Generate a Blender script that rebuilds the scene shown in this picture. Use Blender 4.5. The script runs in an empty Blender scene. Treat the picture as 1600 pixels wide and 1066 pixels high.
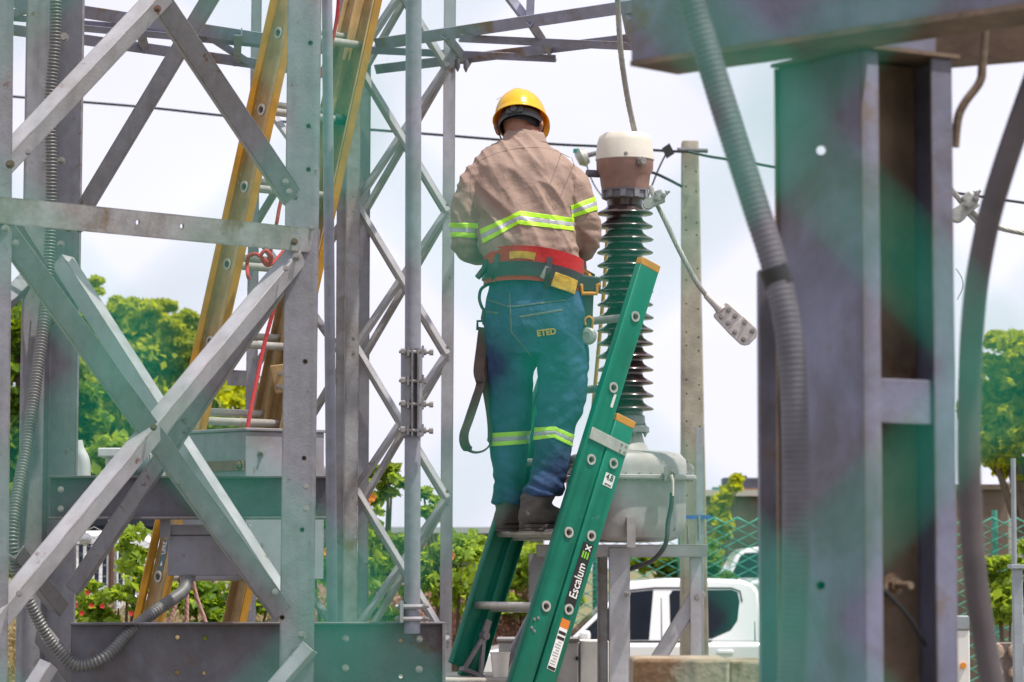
import bpy, bmesh, math, random
import numpy as np
from mathutils import Vector, Matrix, noise

random.seed(7)
rng = np.random.default_rng(11)
scene = bpy.context.scene
COL = scene.collection
R = math.radians

# ------------------------------------------------------------------ camera
F = 4776.0                       # focal length in photo pixels (1600 wide)
CAM_Z = 1.75
PITCH = math.atan((880 - 533) / F)
cam = bpy.data.cameras.new('camera')
cam_o = bpy.data.objects.new('camera', cam)
COL.objects.link(cam_o)
cam.sensor_width = 36.0
cam.lens = F / 1600 * 36.0
cam.clip_start = 0.05
cam.clip_end = 3000
cam_o.location = (0, 0, CAM_Z)
cam_o.rotation_euler = (math.pi / 2 + PITCH, 0, 0)
cam.dof.use_dof = True
cam.dof.focus_distance = 12.0
cam.dof.aperture_fstop = 8.2
cam.dof.aperture_blades = 0
scene.camera = cam_o

# ------------------------------------------------------------------ world, sun, exposure
SUN_EL, SUN_AZ = R(66), R(112)     # azimuth clockwise from +Y (towards +X)
world = bpy.data.worlds.new('World')
scene.world = world
world.use_nodes = True
wn, wl = world.node_tree.nodes, world.node_tree.links
wn.clear()
w_out = wn.new('ShaderNodeOutputWorld')
w_bg = wn.new('ShaderNodeBackground')
sky = wn.new('ShaderNodeTexSky')
sky.sky_type = 'NISHITA'
sky.sun_disc = False
sky.sun_elevation = SUN_EL
sky.sun_rotation = SUN_AZ
sky.dust_density = 3.0
tc = wn.new('ShaderNodeTexCoord')
mp = wn.new('ShaderNodeMapping')
mp.inputs['Scale'].default_value = (3.2, 3.2, 7.0)
cn = wn.new('ShaderNodeTexNoise')
cn.inputs['Scale'].default_value = 2.2
cn.inputs['Detail'].default_value = 5
cn.inputs['Roughness'].default_value = 0.5
cr = wn.new('ShaderNodeValToRGB')
cr.color_ramp.elements[0].position = 0.36
cr.color_ramp.elements[0].color = (8.1, 8.05, 9.3, 1)
cr.color_ramp.elements[1].position = 0.66
cr.color_ramp.elements[1].color = (8.8, 8.8, 10.0, 1)
mx = wn.new('ShaderNodeMixRGB')
mx.inputs[0].default_value = 0.93       # a thin white overcast over the blue
wl.new(tc.outputs['Generated'], mp.inputs['Vector'])
wl.new(mp.outputs[0], cn.inputs['Vector'])
wl.new(cn.outputs['Fac'], cr.inputs[0])
wl.new(sky.outputs[0], mx.inputs[1])
wl.new(cr.outputs[0], mx.inputs[2])
wl.new(mx.outputs[0], w_bg.inputs[0])
w_bg.inputs[1].default_value = 0.12
wl.new(w_bg.outputs[0], w_out.inputs[0])

sun = bpy.data.lights.new('sun', 'SUN')
sun.energy = 5.0
sun.angle = R(1.0)
sun.color = (1.0, 0.95, 0.86)
sun_o = bpy.data.objects.new('sun', sun)
COL.objects.link(sun_o)
sd = Vector((math.sin(SUN_AZ) * math.cos(SUN_EL), math.cos(SUN_AZ) * math.cos(SUN_EL), math.sin(SUN_EL)))
sun_o.rotation_euler = sd.to_track_quat('Z', 'Y').to_euler()
sun_o.location = sd * 40

scene.view_settings.view_transform = 'Standard'
scene.view_settings.look = 'None'
scene.view_settings.exposure = 0.0
scene.view_settings.gamma = 1.0
scene.view_settings.use_curve_mapping = False
scene.render.engine = 'CYCLES'
try:
    scene.cycles.max_bounces = 8
except Exception:
    pass

# ------------------------------------------------------------------ helpers
_cf = Vector((0, math.cos(PITCH), math.sin(PITCH)))
_cu = Vector((0, -math.sin(PITCH), math.cos(PITCH)))


def P(px, py, Y):
    """world point that stands Y metres in front of the camera, seen at photo pixel px,py"""
    d = _cf + Vector((1, 0, 0)) * ((px - 800) / F) + _cu * ((533 - py) / F)
    t = Y / d.y
    return Vector((0, 0, CAM_Z)) + d * t


def M(n, Y):
    return n / F * Y


class MB:
    def __init__(s):
        s.v, s.f = [], []

    def add(s, vs, fs):
        o = len(s.v)
        s.v += [tuple(v) for v in vs]
        s.f += [tuple(i + o for i in f) for f in fs]
        return s

    def sweep(s, prof, p0, p1, u, v):
        p0, p1, u, v = Vector(p0), Vector(p1), Vector(u), Vector(v)
        n = len(prof)
        vs = [p0 + u * a + v * b for a, b in prof] + [p1 + u * a + v * b for a, b in prof]
        fs = [(i, (i + 1) % n, n + (i + 1) % n, n + i) for i in range(n)]
        fs += [tuple(range(n - 1, -1, -1)), tuple(range(n, 2 * n))]
        return s.add(vs, fs)

    def box(s, c, hx, hy, hz):
        """hx,hy,hz half-axis vectors"""
        c, hx, hy, hz = Vector(c), Vector(hx), Vector(hy), Vector(hz)
        vs = [c + hx * a + hy * b + hz * e for e in (-1, 1) for a, b in ((-1, -1), (1, -1), (1, 1), (-1, 1))]
        return s.add(vs, [(3, 2, 1, 0), (4, 5, 6, 7), (0, 1, 5, 4), (1, 2, 6, 5), (2, 3, 7, 6), (3, 0, 4, 7)])

    def abox(s, x0, x1, y0, y1, z0, z1):
        return s.box(((x0 + x1) / 2, (y0 + y1) / 2, (z0 + z1) / 2), ((x1 - x0) / 2, 0, 0), (0, (y1 - y0) / 2, 0), (0, 0, (z1 - z0) / 2))

    def tube(s, pts, r, seg=10, caps=True, closed=False, flat=None):
        pts = [Vector(p) for p in pts]
        n = len(pts)
        rs = r if isinstance(r, (list, tuple)) else [r] * n
        up = None
        rings = []
        for i in range(n):
            if closed:
                t = pts[(i + 1) % n] - pts[i - 1]
            else:
                t = pts[min(i + 1, n - 1)] - pts[max(i - 1, 0)]
            t.normalize()
            if up is None:
                a = Vector((0, 0, 1)) if abs(t.z) < 0.9 else Vector((0, 1, 0))
                up = (a - t * a.dot(t)).normalized()
            else:
                up = (up - t * up.dot(t)).normalized()
            w = t.cross(up)
            k = rs[i]
            fl = flat if flat else 1.0
            rings.append([pts[i] + (up * math.cos(2 * math.pi * j / seg) + w * (fl * math.sin(2 * math.pi * j / seg))) * k for j in range(seg)])
        vs = [p for g in rings for p in g]
        fs = []
        for i in range(n if closed else n - 1):
            b = (i + 1) % n
            for j in range(seg):
                fs.append((i * seg + j, i * seg + (j + 1) % seg, b * seg + (j + 1) % seg, b * seg + j))
        if caps and not closed:
            fs += [tuple(range(seg - 1, -1, -1)), tuple((n - 1) * seg + j for j in range(seg))]
        return s.add(vs, fs)

    def cyl(s, p0, p1, r, seg=16):
        return s.tube([p0, p1], r, seg)

    def lathe(s, c, prof, seg=32, axis=None, sup=None, rot=0):
        """prof: (radius, height); around z (or axis) through c. sup = superellipse exponent"""
        c = Vector(c)
        if axis is None:
            ex, ey, ez = Vector((1, 0, 0)), Vector((0, 1, 0)), Vector((0, 0, 1))
        else:
            ez = Vector(axis).normalized()
            ex = ez.orthogonal().normalized()
            ey = ez.cross(ex)
        vs, fs = [], []
        for rr, h in prof:
            for j in range(seg):
                a = 2 * math.pi * j / seg
                k = 1.0
                if sup:
                    k = (abs(math.cos(a)) ** sup + abs(math.sin(a)) ** sup) ** (-1 / sup)
                vs.append(c + ez * h + (ex * math.cos(a + rot) + ey * math.sin(a + rot)) * (rr * k))
        n = len(prof)
        for i in range(n - 1):
            for j in range(seg):
                fs.append((i * seg + j, i * seg + (j + 1) % seg, (i + 1) * seg + (j + 1) % seg, (i + 1) * seg + j))
        fs += [tuple(range(seg - 1, -1, -1)), tuple((n - 1) * seg + j for j in range(seg))]
        return s.add(vs, fs)

    def ring(s, c, axis, r0, r1, h, seg=20):
        """annulus with thickness h along axis, inner r0, outer r1"""
        c, ez = Vector(c), Vector(axis).normalized()
        ex = ez.orthogonal().normalized()
        ey = ez.cross(ex)
        vs, fs = [], []
        prof = [(r0, -h / 2), (r1, -h / 2), (r1, h / 2), (r0, h / 2)]
        for j in range(seg):
            a = 2 * math.pi * j / seg
            d = ex * math.cos(a) + ey * math.sin(a)
            vs += [c + d * rr + ez * hh for rr, hh in prof]
        for j in range(seg):
            b = (j + 1) % seg
            for k in range(4):
                fs.append((j * 4 + k, j * 4 + (k + 1) % 4, b * 4 + (k + 1) % 4, b * 4 + k))
        return s.add(vs, fs)

    def mesh(s, name='mesh', smooth=True, angle=32):
        me = bpy.data.meshes.new(name)
        me.from_pydata(s.v, [], s.f)
        fix(me)
        if smooth:
            shade(me, angle)
        return me


def fix(me):
    bm = bmesh.new()
    bm.from_mesh(me)
    bmesh.ops.recalc_face_normals(bm, faces=bm.faces)
    bm.to_mesh(me)
    bm.free()


def shade(me, angle=32):
    me.polygons.foreach_set('use_smooth', np.ones(len(me.polygons), dtype=bool))
    me.set_sharp_from_angle(angle=R(angle))
    me.update()


def tag(o, label=None, cat=None, group=None, kind=None):
    if label: o['label'] = label
    if cat: o['category'] = cat
    if group: o['group'] = group
    if kind: o['kind'] = kind
    return o


ROOT = {}


def thing(name, loc, label, cat, group=None):
    o = bpy.data.objects.new(name, None)
    o.empty_display_size = 0.1
    o.location = loc
    COL.objects.link(o)
    ROOT[o.name] = Matrix.Translation(Vector(loc))
    return tag(o, label, cat, group)


def link(o, parent):
    COL.objects.link(o)
    if parent is not None:
        o.parent = parent
        if parent.name in ROOT:
            o.matrix_parent_inverse = ROOT[parent.name].inverted()
    return o


def part(name, mb, mat, parent=None, angle=32, smooth=True, bevel=0, label=None):
    me = mb.mesh(name, smooth, angle) if isinstance(mb, MB) else mb
    o = bpy.data.objects.new(name, me)
    if not me.materials:
        me.materials.append(mat)
    link(o, parent)
    if label: o['label'] = label
    if bevel:
        m = o.modifiers.new('bevel', 'BEVEL')
        m.width = bevel
        m.segments = 2
        m.limit_method = 'ANGLE'
        m.angle_limit = R(40)
    return o


def solo(name, mb, mat, label, cat, group=None, kind=None, base=None, angle=32, smooth=True, bevel=0):
    """a thing that is one mesh; origin moved to its base"""
    a = np.array(mb.v)
    if base is None:
        base = Vector(((a[:, 0].min() + a[:, 0].max()) / 2, (a[:, 1].min() + a[:, 1].max()) / 2, a[:, 2].min()))
    mb.v = [tuple(Vector(v) - base) for v in mb.v]
    o = part(name, mb, mat, None, angle, smooth, bevel)
    o.location = base
    ROOT[o.name] = Matrix.Translation(base)
    return tag(o, label, cat, group, kind)


def inst(name, me, mtx, parent):
    o = bpy.data.objects.new(name, me)
    link(o, parent)
    o.matrix_basis = mtx
    return o


def cut(o, cutter):
    """boolean-cut holes described by MB cutter out of object o"""
    me = cutter.mesh('cutter', False)
    c = bpy.data.objects.new('cutter', me)
    COL.objects.link(c)
    m = o.modifiers.new('cut', 'BOOLEAN')
    m.object = c
    m.operation = 'DIFFERENCE'
    m.solver = 'EXACT'
    dg = bpy.context.evaluated_depsgraph_get()
    dg.update()
    # cutter is in world space; o may have parents, so evaluate in place
    ne = bpy.data.meshes.new_from_object(o.evaluated_get(dg))
    o.modifiers.remove(m)
    ne.materials.clear()
    for mt in o.data.materials:
        ne.materials.append(mt)
    shade(ne)
    o.data = ne
    bpy.data.objects.remove(c)


def orient(p, n, up=(0, 0, 1), s=1.0):
    """matrix: local z -> n, at p"""
    n = Vector(n).normalized()
    u = Vector(up)
    x = u.cross(n)
    if x.length < 1e-4:
        x = n.orthogonal()
    x.normalize()
    y = n.cross(x)
    m = Matrix((x, y, n)).transposed().to_4x4()
    return Matrix.Translation(Vector(p)) @ m @ Matrix.Scale(s, 4)


def spline(pts, n=8):
    """Catmull-Rom through points"""
    pts = [Vector(p) for p in pts]
    out = []
    for i in range(len(pts) - 1):
        p0, p1, p2, p3 = pts[max(i - 1, 0)], pts[i], pts[i + 1], pts[min(i + 2, len(pts) - 1)]
        for k in range(n):
            t = k / n
            out.append(0.5 * ((2 * p1) + (p2 - p0) * t + (2 * p0 - 5 * p1 + 4 * p2 - p3) * t * t + (3 * p1 - p0 - 3 * p2 + p3) * t ** 3))
    out.append(pts[-1])
    return out


def L(a, b, t):
    return [(0, 0), (a, 0), (a, t), (t, t), (t, b), (0, b)]


def Cp(h, w, t):
    """channel: web along u (0..h) at v=0..t, flanges along v"""
    return [(0, 0), (h, 0), (h, w), (h - t, w), (h - t, t), (t, t), (t, w), (0, w)]


# ------------------------------------------------------------------ materials
def mat(name, base, rough=0.6, metal=0.0, var=0.25, scale=8.0, rust=0.0, rust_scale=5.0, streak=0.0,
        bump=0.0, bump_scale=60.0, spec=0.5, rust_col=(0.13, 0.055, 0.022), coat=0.0, sss=None, trans=None, dark=(0.06, 0.05, 0.045), ior=None, grime=0.0, edge=0.0, edge_r=.011, edge_col=(0.10, 0.065, 0.04)):
    m = bpy.data.materials.new(name)
    m.use_nodes = True
    nt = m.node_tree
    N, K = nt.nodes, nt.links
    b = N['Principled BSDF']
    b.inputs['Roughness'].default_value = rough
    b.inputs['Metallic'].default_value = metal
    b.inputs['Specular IOR Level'].default_value = spec
    if coat:
        b.inputs['Coat Weight'].default_value = coat
        b.inputs['Coat Roughness'].default_value = 0.08
    if trans:
        b.inputs['Transmission Weight'].default_value = trans
    if ior:
        b.inputs['IOR'].default_value = ior
    g = N.new('ShaderNodeNewGeometry')
    n1 = N.new('ShaderNodeTexNoise')
    n1.inputs['Scale'].default_value = scale
    n1.inputs['Detail'].default_value = 6
    n1.inputs['Roughness'].default_value = 0.6
    K.new(g.outputs['Position'], n1.inputs['Vector'])
    r1 = N.new('ShaderNodeValToRGB')
    r1.color_ramp.elements[0].position = 0.3
    r1.color_ramp.elements[1].position = 0.72
    lo = [c * (1 - var) for c in base]
    hi = [min(1, c * (1 + var)) for c in base]
    r1.color_ramp.elements[0].color = (*lo, 1)
    r1.color_ramp.elements[1].color = (*hi, 1)
    K.new(n1.outputs['Fac'], r1.inputs[0])
    col = r1.outputs[0]
    if streak:
        mpn = N.new('ShaderNodeMapping')
        mpn.inputs['Scale'].default_value = (17, 17, 1.6)
        K.new(g.outputs['Position'], mpn.inputs['Vector'])
        n2 = N.new('ShaderNodeTexNoise')
        n2.inputs['Scale'].default_value = 1.0
        n2.inputs['Detail'].default_value = 4
        K.new(mpn.outputs[0], n2.inputs['Vector'])
        r2 = N.new('ShaderNodeValToRGB')
        r2.color_ramp.elements[0].position = 0.52
        r2.color_ramp.elements[0].color = (0, 0, 0, 1)
        r2.color_ramp.elements[1].position = 0.95
        r2.color_ramp.elements[1].color = (streak, streak, streak, 1)
        K.new(n2.outputs['Fac'], r2.inputs[0])
        mm = N.new('ShaderNodeMixRGB')
        mm.inputs[2].default_value = (*dark, 1)
        K.new(r2.outputs[0], mm.inputs[0])
        K.new(col, mm.inputs[1])
        col = mm.outputs[0]
    if grime:
        n5 = N.new('ShaderNodeTexNoise')
        n5.inputs['Scale'].default_value = 3.1
        n5.inputs['Detail'].default_value = 8
        n5.inputs['Roughness'].default_value = 0.7
        n5.inputs['Distortion'].default_value = 0.6
        K.new(g.outputs['Position'], n5.inputs['Vector'])
        r5 = N.new('ShaderNodeValToRGB')
        r5.color_ramp.elements[0].position = 0.44
        r5.color_ramp.elements[0].color = (1, 1, 1, 1)
        r5.color_ramp.elements[1].position = 0.68
        r5.color_ramp.elements[1].color = (*[1 - grime * (1 - c) for c in (0.62, 0.50, 0.36)], 1)
        K.new(n5.outputs['Fac'], r5.inputs[0])
        mm = N.new('ShaderNodeMixRGB')
        mm.blend_type = 'MULTIPLY'
        mm.inputs[0].default_value = 1.0
        K.new(col, mm.inputs[1])
        K.new(r5.outputs[0], mm.inputs[2])
        col = mm.outputs[0]
    if rust:
        n3 = N.new('ShaderNodeTexNoise')
        n3.inputs['Scale'].default_value = rust_scale
        n3.inputs['Detail'].default_value = 9
        n3.inputs['Roughness'].default_value = 0.68
        K.new(g.outputs['Position'], n3.inputs['Vector'])
        r3 = N.new('ShaderNodeValToRGB')
        r3.color_ramp.elements[0].position = max(0.02, 0.7 - rust * 0.4)
        r3.color_ramp.elements[0].color = (0, 0, 0, 1)
        r3.color_ramp.elements[1].position = max(0.05, 0.78 - rust * 0.4)
        r3.color_ramp.elements[1].color = (0.9, 0.9, 0.9, 1)
        K.new(n3.outputs['Fac'], r3.inputs[0])
        mm = N.new('ShaderNodeMixRGB')
        mm.inputs[2].default_value = (*rust_col, 1)
        K.new(r3.outputs[0], mm.inputs[0])
        K.new(col, mm.inputs[1])
        col = mm.outputs[0]
    if edge:
        # worn, rust-lined edges
        bv = N.new('ShaderNodeBevel')
        bv.samples = 4
        bv.inputs['Radius'].default_value = edge_r
        dt = N.new('ShaderNodeVectorMath')
        dt.operation = 'DOT_PRODUCT'
        K.new(bv.outputs[0], dt.inputs[0])
        K.new(g.outputs['Normal'], dt.inputs[1])
        mr = N.new('ShaderNodeMapRange')
        mr.inputs[1].default_value = 0.998
        mr.inputs[2].default_value = 0.93
        mr.inputs[3].default_value = 0.0
        mr.inputs[4].default_value = 1.0
        K.new(dt.outputs['Value'], mr.inputs[0])
        n6 = N.new('ShaderNodeTexNoise')
        n6.inputs['Scale'].default_value = 9
        n6.inputs['Detail'].default_value = 7
        n6.inputs['Roughness'].default_value = 0.7
        K.new(g.outputs['Position'], n6.inputs['Vector'])
        r6 = N.new('ShaderNodeMapRange')
        r6.inputs[1].default_value = 0.42
        r6.inputs[2].default_value = 0.62
        r6.inputs[3].default_value = 0.1 * edge
        r6.inputs[4].default_value = edge
        K.new(n6.outputs['Fac'], r6.inputs[0])
        mu = N.new('ShaderNodeMath')
        mu.operation = 'MULTIPLY'
        K.new(mr.outputs[0], mu.inputs[0])
        K.new(r6.outputs[0], mu.inputs[1])
        mm = N.new('ShaderNodeMixRGB')
        mm.inputs[2].default_value = (*edge_col, 1)
        K.new(mu.outputs[0], mm.inputs[0])
        K.new(col, mm.inputs[1])
        col = mm.outputs[0]
    K.new(col, b.inputs['Base Color'])
    rr = N.new('ShaderNodeMapRange')
    rr.inputs[3].default_value = max(0.02, rough - 0.12)
    rr.inputs[4].default_value = min(1, rough + 0.12)
    K.new(n1.outputs['Fac'], rr.inputs[0])
    K.new(rr.outputs[0], b.inputs['Roughness'])
    if bump:
        n4 = N.new('ShaderNodeTexNoise')
        n4.inputs['Scale'].default_value = bump_scale
        n4.inputs['Detail'].default_value = 5
        K.new(g.outputs['Position'], n4.inputs['Vector'])
        bp = N.new('ShaderNodeBump')
        bp.inputs['Strength'].default_value = bump
        bp.inputs['Distance'].default_value = 0.01
        K.new(n4.outputs['Fac'], bp.inputs['Height'])
        K.new(bp.outputs[0], b.inputs['Normal'])
    return m


STEEL = mat('galvanised_steel', (0.245, 0.245, 0.268), 0.48, 0.25, 0.13, 22, rust=0.22, rust_scale=17, streak=0.55, grime=.35, edge=.9, bump=0.12, bump_scale=120)
STEEL_PALE = mat('pale_galvanised_steel', (0.37, 0.37, 0.395), 0.5, 0.15, 0.18, 9, rust=0.17, rust_scale=12, streak=0.3, grime=.35, edge=.8, bump=0.1, bump_scale=120)
STEEL_RUSTY = mat('rust_streaked_steel', (0.29, 0.285, 0.29), 0.6, 0.1, 0.22, 12, rust=0.30, rust_scale=5, streak=0.5, rust_col=(0.17, 0.11, 0.06), grime=.9, edge=.9, bump=0.15)
STEEL_DARK = mat('weathered_dark_steel', (0.14, 0.136, 0.158), 0.6, 0.1, 0.3, 5, rust=0.25, rust_scale=6, streak=0.5, grime=.7, edge=.8, bump=0.15)
GANTRY = mat('gantry_steel', (0.27, 0.27, 0.355), 0.55, 0.1, 0.2, 6, rust=0.36, rust_scale=3.5, streak=0.3, rust_col=(0.20, 0.12, 0.06), grime=.7, bump=0.1)
PIPE = mat('pipe_steel', (0.26, 0.265, 0.31), 0.5, 0.2, 0.16, 25, rust=0.1, rust_scale=20, streak=0.4, grime=.5, bump=0.08, bump_scale=200)
BOLT = mat('bolt_steel', (0.27, 0.255, 0.24), 0.5, 0.4, 0.3, 40, rust=0.2, rust_scale=40)
RUST = mat('rusted_bolt', (0.14, 0.08, 0.05), 0.8, 0.1, 0.4, 40, bump=0.2)
BOXGREY = mat('cabinet_grey_paint', (0.27, 0.265, 0.30), 0.55, 0.0, 0.12, 9, rust=0.16, rust_scale=11, streak=0.3, grime=.6, bump=0.06)
RUSTBAR = mat('maroon_rusty_bar', (0.24, 0.07, 0.06), 0.7, 0.0, 0.35, 25, rust=0.2, bump=0.2)

# ================================================================== ground
GRASSY = mat('dry_grass_ground', (0.16, 0.15, 0.06), 0.95, 0, 0.5, 1.2, bump=0.5, bump_scale=12)
GRAVEL = mat('gravel_yard', (0.17, 0.16, 0.145), 0.95, 0, 0.35, 25, bump=0.6, bump_scale=60)
mb = MB()
n = 40
for i in range(n + 1):
    for j in range(n + 1):
        x = -400 + 800 * i / n
        y = -60 + 900 * j / n
        mb.v.append((x, y, 0.0))
for i in range(n):
    for j in range(n):
        a = i * (n + 1) + j
        mb.f.append((a, a + n + 1, a + n + 2, a + 1))
tag(part('ground', mb, GRASSY), kind='structure')
mb = MB().abox(-8, 8, 1.5, 16.5, 0.004, 0.03)
tag(part('gravel_yard', mb, GRAVEL), kind='structure')

# ================================================================== shared hardware
def bolt_mesh(r=0.011, h=0.009, shaft=0.012, washer=True, m=BOLT):
    b = MB()
    if washer:
        b.cyl((0, 0, 0), (0, 0, 0.003), r * 1.55, 14)
    b.cyl((0, 0, 0.003), (0, 0, 0.003 + h), r, 6)
    if shaft:
        b.cyl((0, 0, 0.003 + h), (0, 0, 0.003 + h + shaft), r * 0.58, 10)
    me = b.mesh('bolt')
    me.materials.append(m)
    return me


BOLT_M = bolt_mesh()
BOLT_F = bolt_mesh(0.010, 0.008, 0)
BOLT_R = bolt_mesh(0.011, 0.009, 0.006, m=RUST)
CAMV = Vector((0, 0, CAM_Z))


def bolt(parent, p, n=(0, -1, 0), s=1.0, me=None, name='bolt'):
    s = s * .82
    return inst(name, me or BOLT_M, orient(p, n, s=s), parent)


def frame_for(p0, p1, rot):
    p0, p1 = Vector(p0), Vector(p1)
    w = (p1 - p0).normalized()
    view = ((p0 + p1) / 2 - CAMV).normalized()
    perp = w.cross(view).normalized()
    if abs(w.z) > 0.93:
        if perp.x < 0: perp = -perp
    elif perp.z < 0:
        perp = -perp
    away = (view - w * view.dot(w)).normalized()
    c, s = math.cos(R(rot)), math.sin(R(rot))
    return w, perp, away, perp * c + away * s, -perp * s + away * c, c, s


def bar(parent, name, p0, p1, a, b=None, t=0.008, rot=0, m=STEEL, label=None, bevel=0.0015):
    """steel angle from p0 to p1; rot 0: flange a faces the viewer, 45: corner towards the viewer"""
    b = b or a
    w, perp, away, u, v, c, s = frame_for(p0, p1, rot)
    pr = [0, a * c, -b * s]
    aw = [0, a * s, b * c]
    off = -perp * ((min(pr) + max(pr)) / 2) - away * min(aw)
    return part(name, MB().sweep(L(a, b, t), Vector(p0) + off, Vector(p1) + off, u, v), m, parent, bevel=bevel, label=label)


def stretch(p0, p1, z0=None, z1=None):
    p0, p1 = Vector(p0), Vector(p1)
    d = p1 - p0
    q0 = p0 + d * ((z0 - p0.z) / d.z) if z0 is not None else p0
    q1 = p0 + d * ((z1 - p0.z) / d.z) if z1 is not None else p1
    return q0, q1


# ================================================================== near lattice tower (left)
def nd(px):
    return 9.4 + 0.0019 * px


TW = thing('lattice_tower', (P(250, 880, 10.2).x, 10.2, 0.0), 'grey steel lattice tower with crossed braces nearest on the left', 'tower')
# legs
q0, q1 = stretch(P(-14, 1066, nd(0)), P(-4, 0, nd(0)), 0.0, 4.3)
bar(TW, 'leg', q0, q1, 0.10, 0.10, 0.010, 0, STEEL)
q0, q1 = stretch(P(463, 1066, nd(470)), P(476, 0, nd(470)), 0.0, 4.5)
legB = bar(TW, 'leg', q0, q1, 0.115, 0.10, 0.011, 0, STEEL)
# rear leg, an angle that opens towards the viewer (corner away)
q0, q1 = stretch(P(70, 1066, 11.2), P(87, 0, 11.2), 0.0, 4.6)
w, perp, away, u, v, c, s = frame_for(q0, q1, 0)
prof_u = (-perp * 0.74 - away * 0.67).normalized()
prof_v = (perp * 0.74 - away * 0.67).normalized()
part('leg', MB().sweep(L(0.145, 0.145, 0.011), q0 + away * 0.1, q1 + away * 0.1, prof_u, prof_v), STEEL, TW, bevel=0.0015)
# top horizontal angle
T1a, T1b = P(-40, 324, nd(-40) - 0.03), P(499, 377, nd(499) - 0.03)
w, perp, away, u, v, c, s = frame_for(T1a, T1b, 0)
beam = part('beam', MB().sweep([(0, 0), (0.083, 0), (0.083, 0.08), (0.075, 0.08), (0.075, 0.008), (0, 0.008)], T1a - perp * 0.042, T1b - perp * 0.042, perp, away), STEEL_RUSTY, TW)
ct = MB()
for hx, hy in ((209, 347), (278, 353)):
    p = P(hx, hy, nd(hx) - 0.03)
    ct.cyl(p - away * 0.05, p + away * 0.05, 0.0085, 14)
cut(beam, ct)
# braces: (p0, p1, flange, rot, material)
for (a, b, fl, rot, mt) in (
    (P(-30, 292, nd(0) - .02), P(262, -18, nd(250) - .02), 0.060, 48, STEEL_PALE),
    (P(243, -8, nd(250)), P(462, 318, nd(462) + .02), 0.072, 8, STEEL),
    (P(345, -30, 10.9), P(128, 332, 11.1), 0.060, 5, STEEL),
    (P(-20, 985, nd(0) - .05), P(470, 392, nd(470) - .03), 0.060, 46, STEEL_PALE),
    (P(4, 358, nd(4) - .012), P(442, 960, nd(442) + .0), 0.070, 6, STEEL),
    (P(92, 400, 11.15), P(436, 934, 10.42), 0.064, 62, STEEL_PALE),
    (P(112, 925, 10.84), P(452, 424, 10.40), 0.056, 10, STEEL),
):
    bar(TW, 'brace', a, b, fl, fl, 0.007, rot, mt)
# short lower stubs
for (a, b, fl, rot, mt) in (
    (P(25, 1120, 10.0), P(78, 1036, 10.05), 0.05, 40, STEEL_PALE),
    (P(60, 985, 10.9), P(160, 1110, 10.7), 0.055, 30, STEEL_DARK),
    (P(415, 1092, 10.25), P(484, 1012, 10.25), 0.05, 20, STEEL_PALE),
    (P(20, 360, 10.4), P(72, 440, 11.0), 0.06, 20, STEEL),
    (P(30, 870, 10.4), P(100, 960, 11.0), 0.055, 20, STEEL),
    (P(10, 470, 10.9), P(60, 420, 11.3), 0.055, 20, STEEL),
):
    bar(TW, 'brace', a, b, fl, fl, 0.007, rot, mt)
# channels carrying the boxes
def channel(parent, x0, x1, yt, yb, d0, d1, fl, m, holes=()):
    a, b = P(x0, yb, d0), P(x1, yb, d1)
    b.z = a.z
    h = M(yb - yt, (d0 + d1) / 2)
    w, perp, away, u, v, c, s = frame_for(a, b, 0)
    up = Vector((0, 0, 1))
    aw = Vector((away.x, away.y, 0)).normalized()
    o = part('channel_beam', MB().sweep(Cp(h, fl, 0.009), a, b, up, -aw), m, parent, bevel=0.002)
    return o


channel(TW, 78, 516, 744, 812, 10.95, 10.95, 0.055, STEEL_DARK)
low = channel(TW, 110, 694, 974, 1086, 10.62, 10.72, 0.05, STEEL_DARK)
ct = MB()
for hx, hy in ((277, 996), (320, 997), (276, 1051), (319, 1052), (625, 1002), (625, 1058)):
    p = P(hx, hy, 10.64)
    ct.cyl(p - Vector((0, .12, 0)), p + Vector((0, .12, 0)), 0.0075, 12)
cut(low, ct)
bm_ = MB().box(P(694, 1030, 10.69) + Vector((0, -0.01, 0)), (0.005, 0, 0), (0, 0.03, 0), (0, 0, 0.127))
part('end_plate', bm_, STEEL, TW)
# bolt holes in the leg: blind cuts, rust-dark discs paint in the shade inside
ct = MB()
HOLEM = mat('hole_shade_rust', (0.035, 0.024, 0.016), .9)
for hx, hy in ((485, 67), (482, 197), (482, 265), (461, 309), (477, 565), (475, 716), (472, 828), (441, 965)):
    p = P(hx, hy, nd(470))
    ct.cyl(p - Vector((0, .04, 0)), p + Vector((0, .0085, 0)), .008, 12)
cut(legB, ct)
for hx, hy in ((485, 67), (482, 197), (482, 265), (461, 309), (477, 565), (475, 716), (472, 828), (441, 965)):
    p = P(hx, hy, nd(470))
    part('hole_shade_disc', MB().cyl(p + Vector((0, .004, 0)), p + Vector((0, .009, 0)), .0079, 12), HOLEM, TW)
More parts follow.
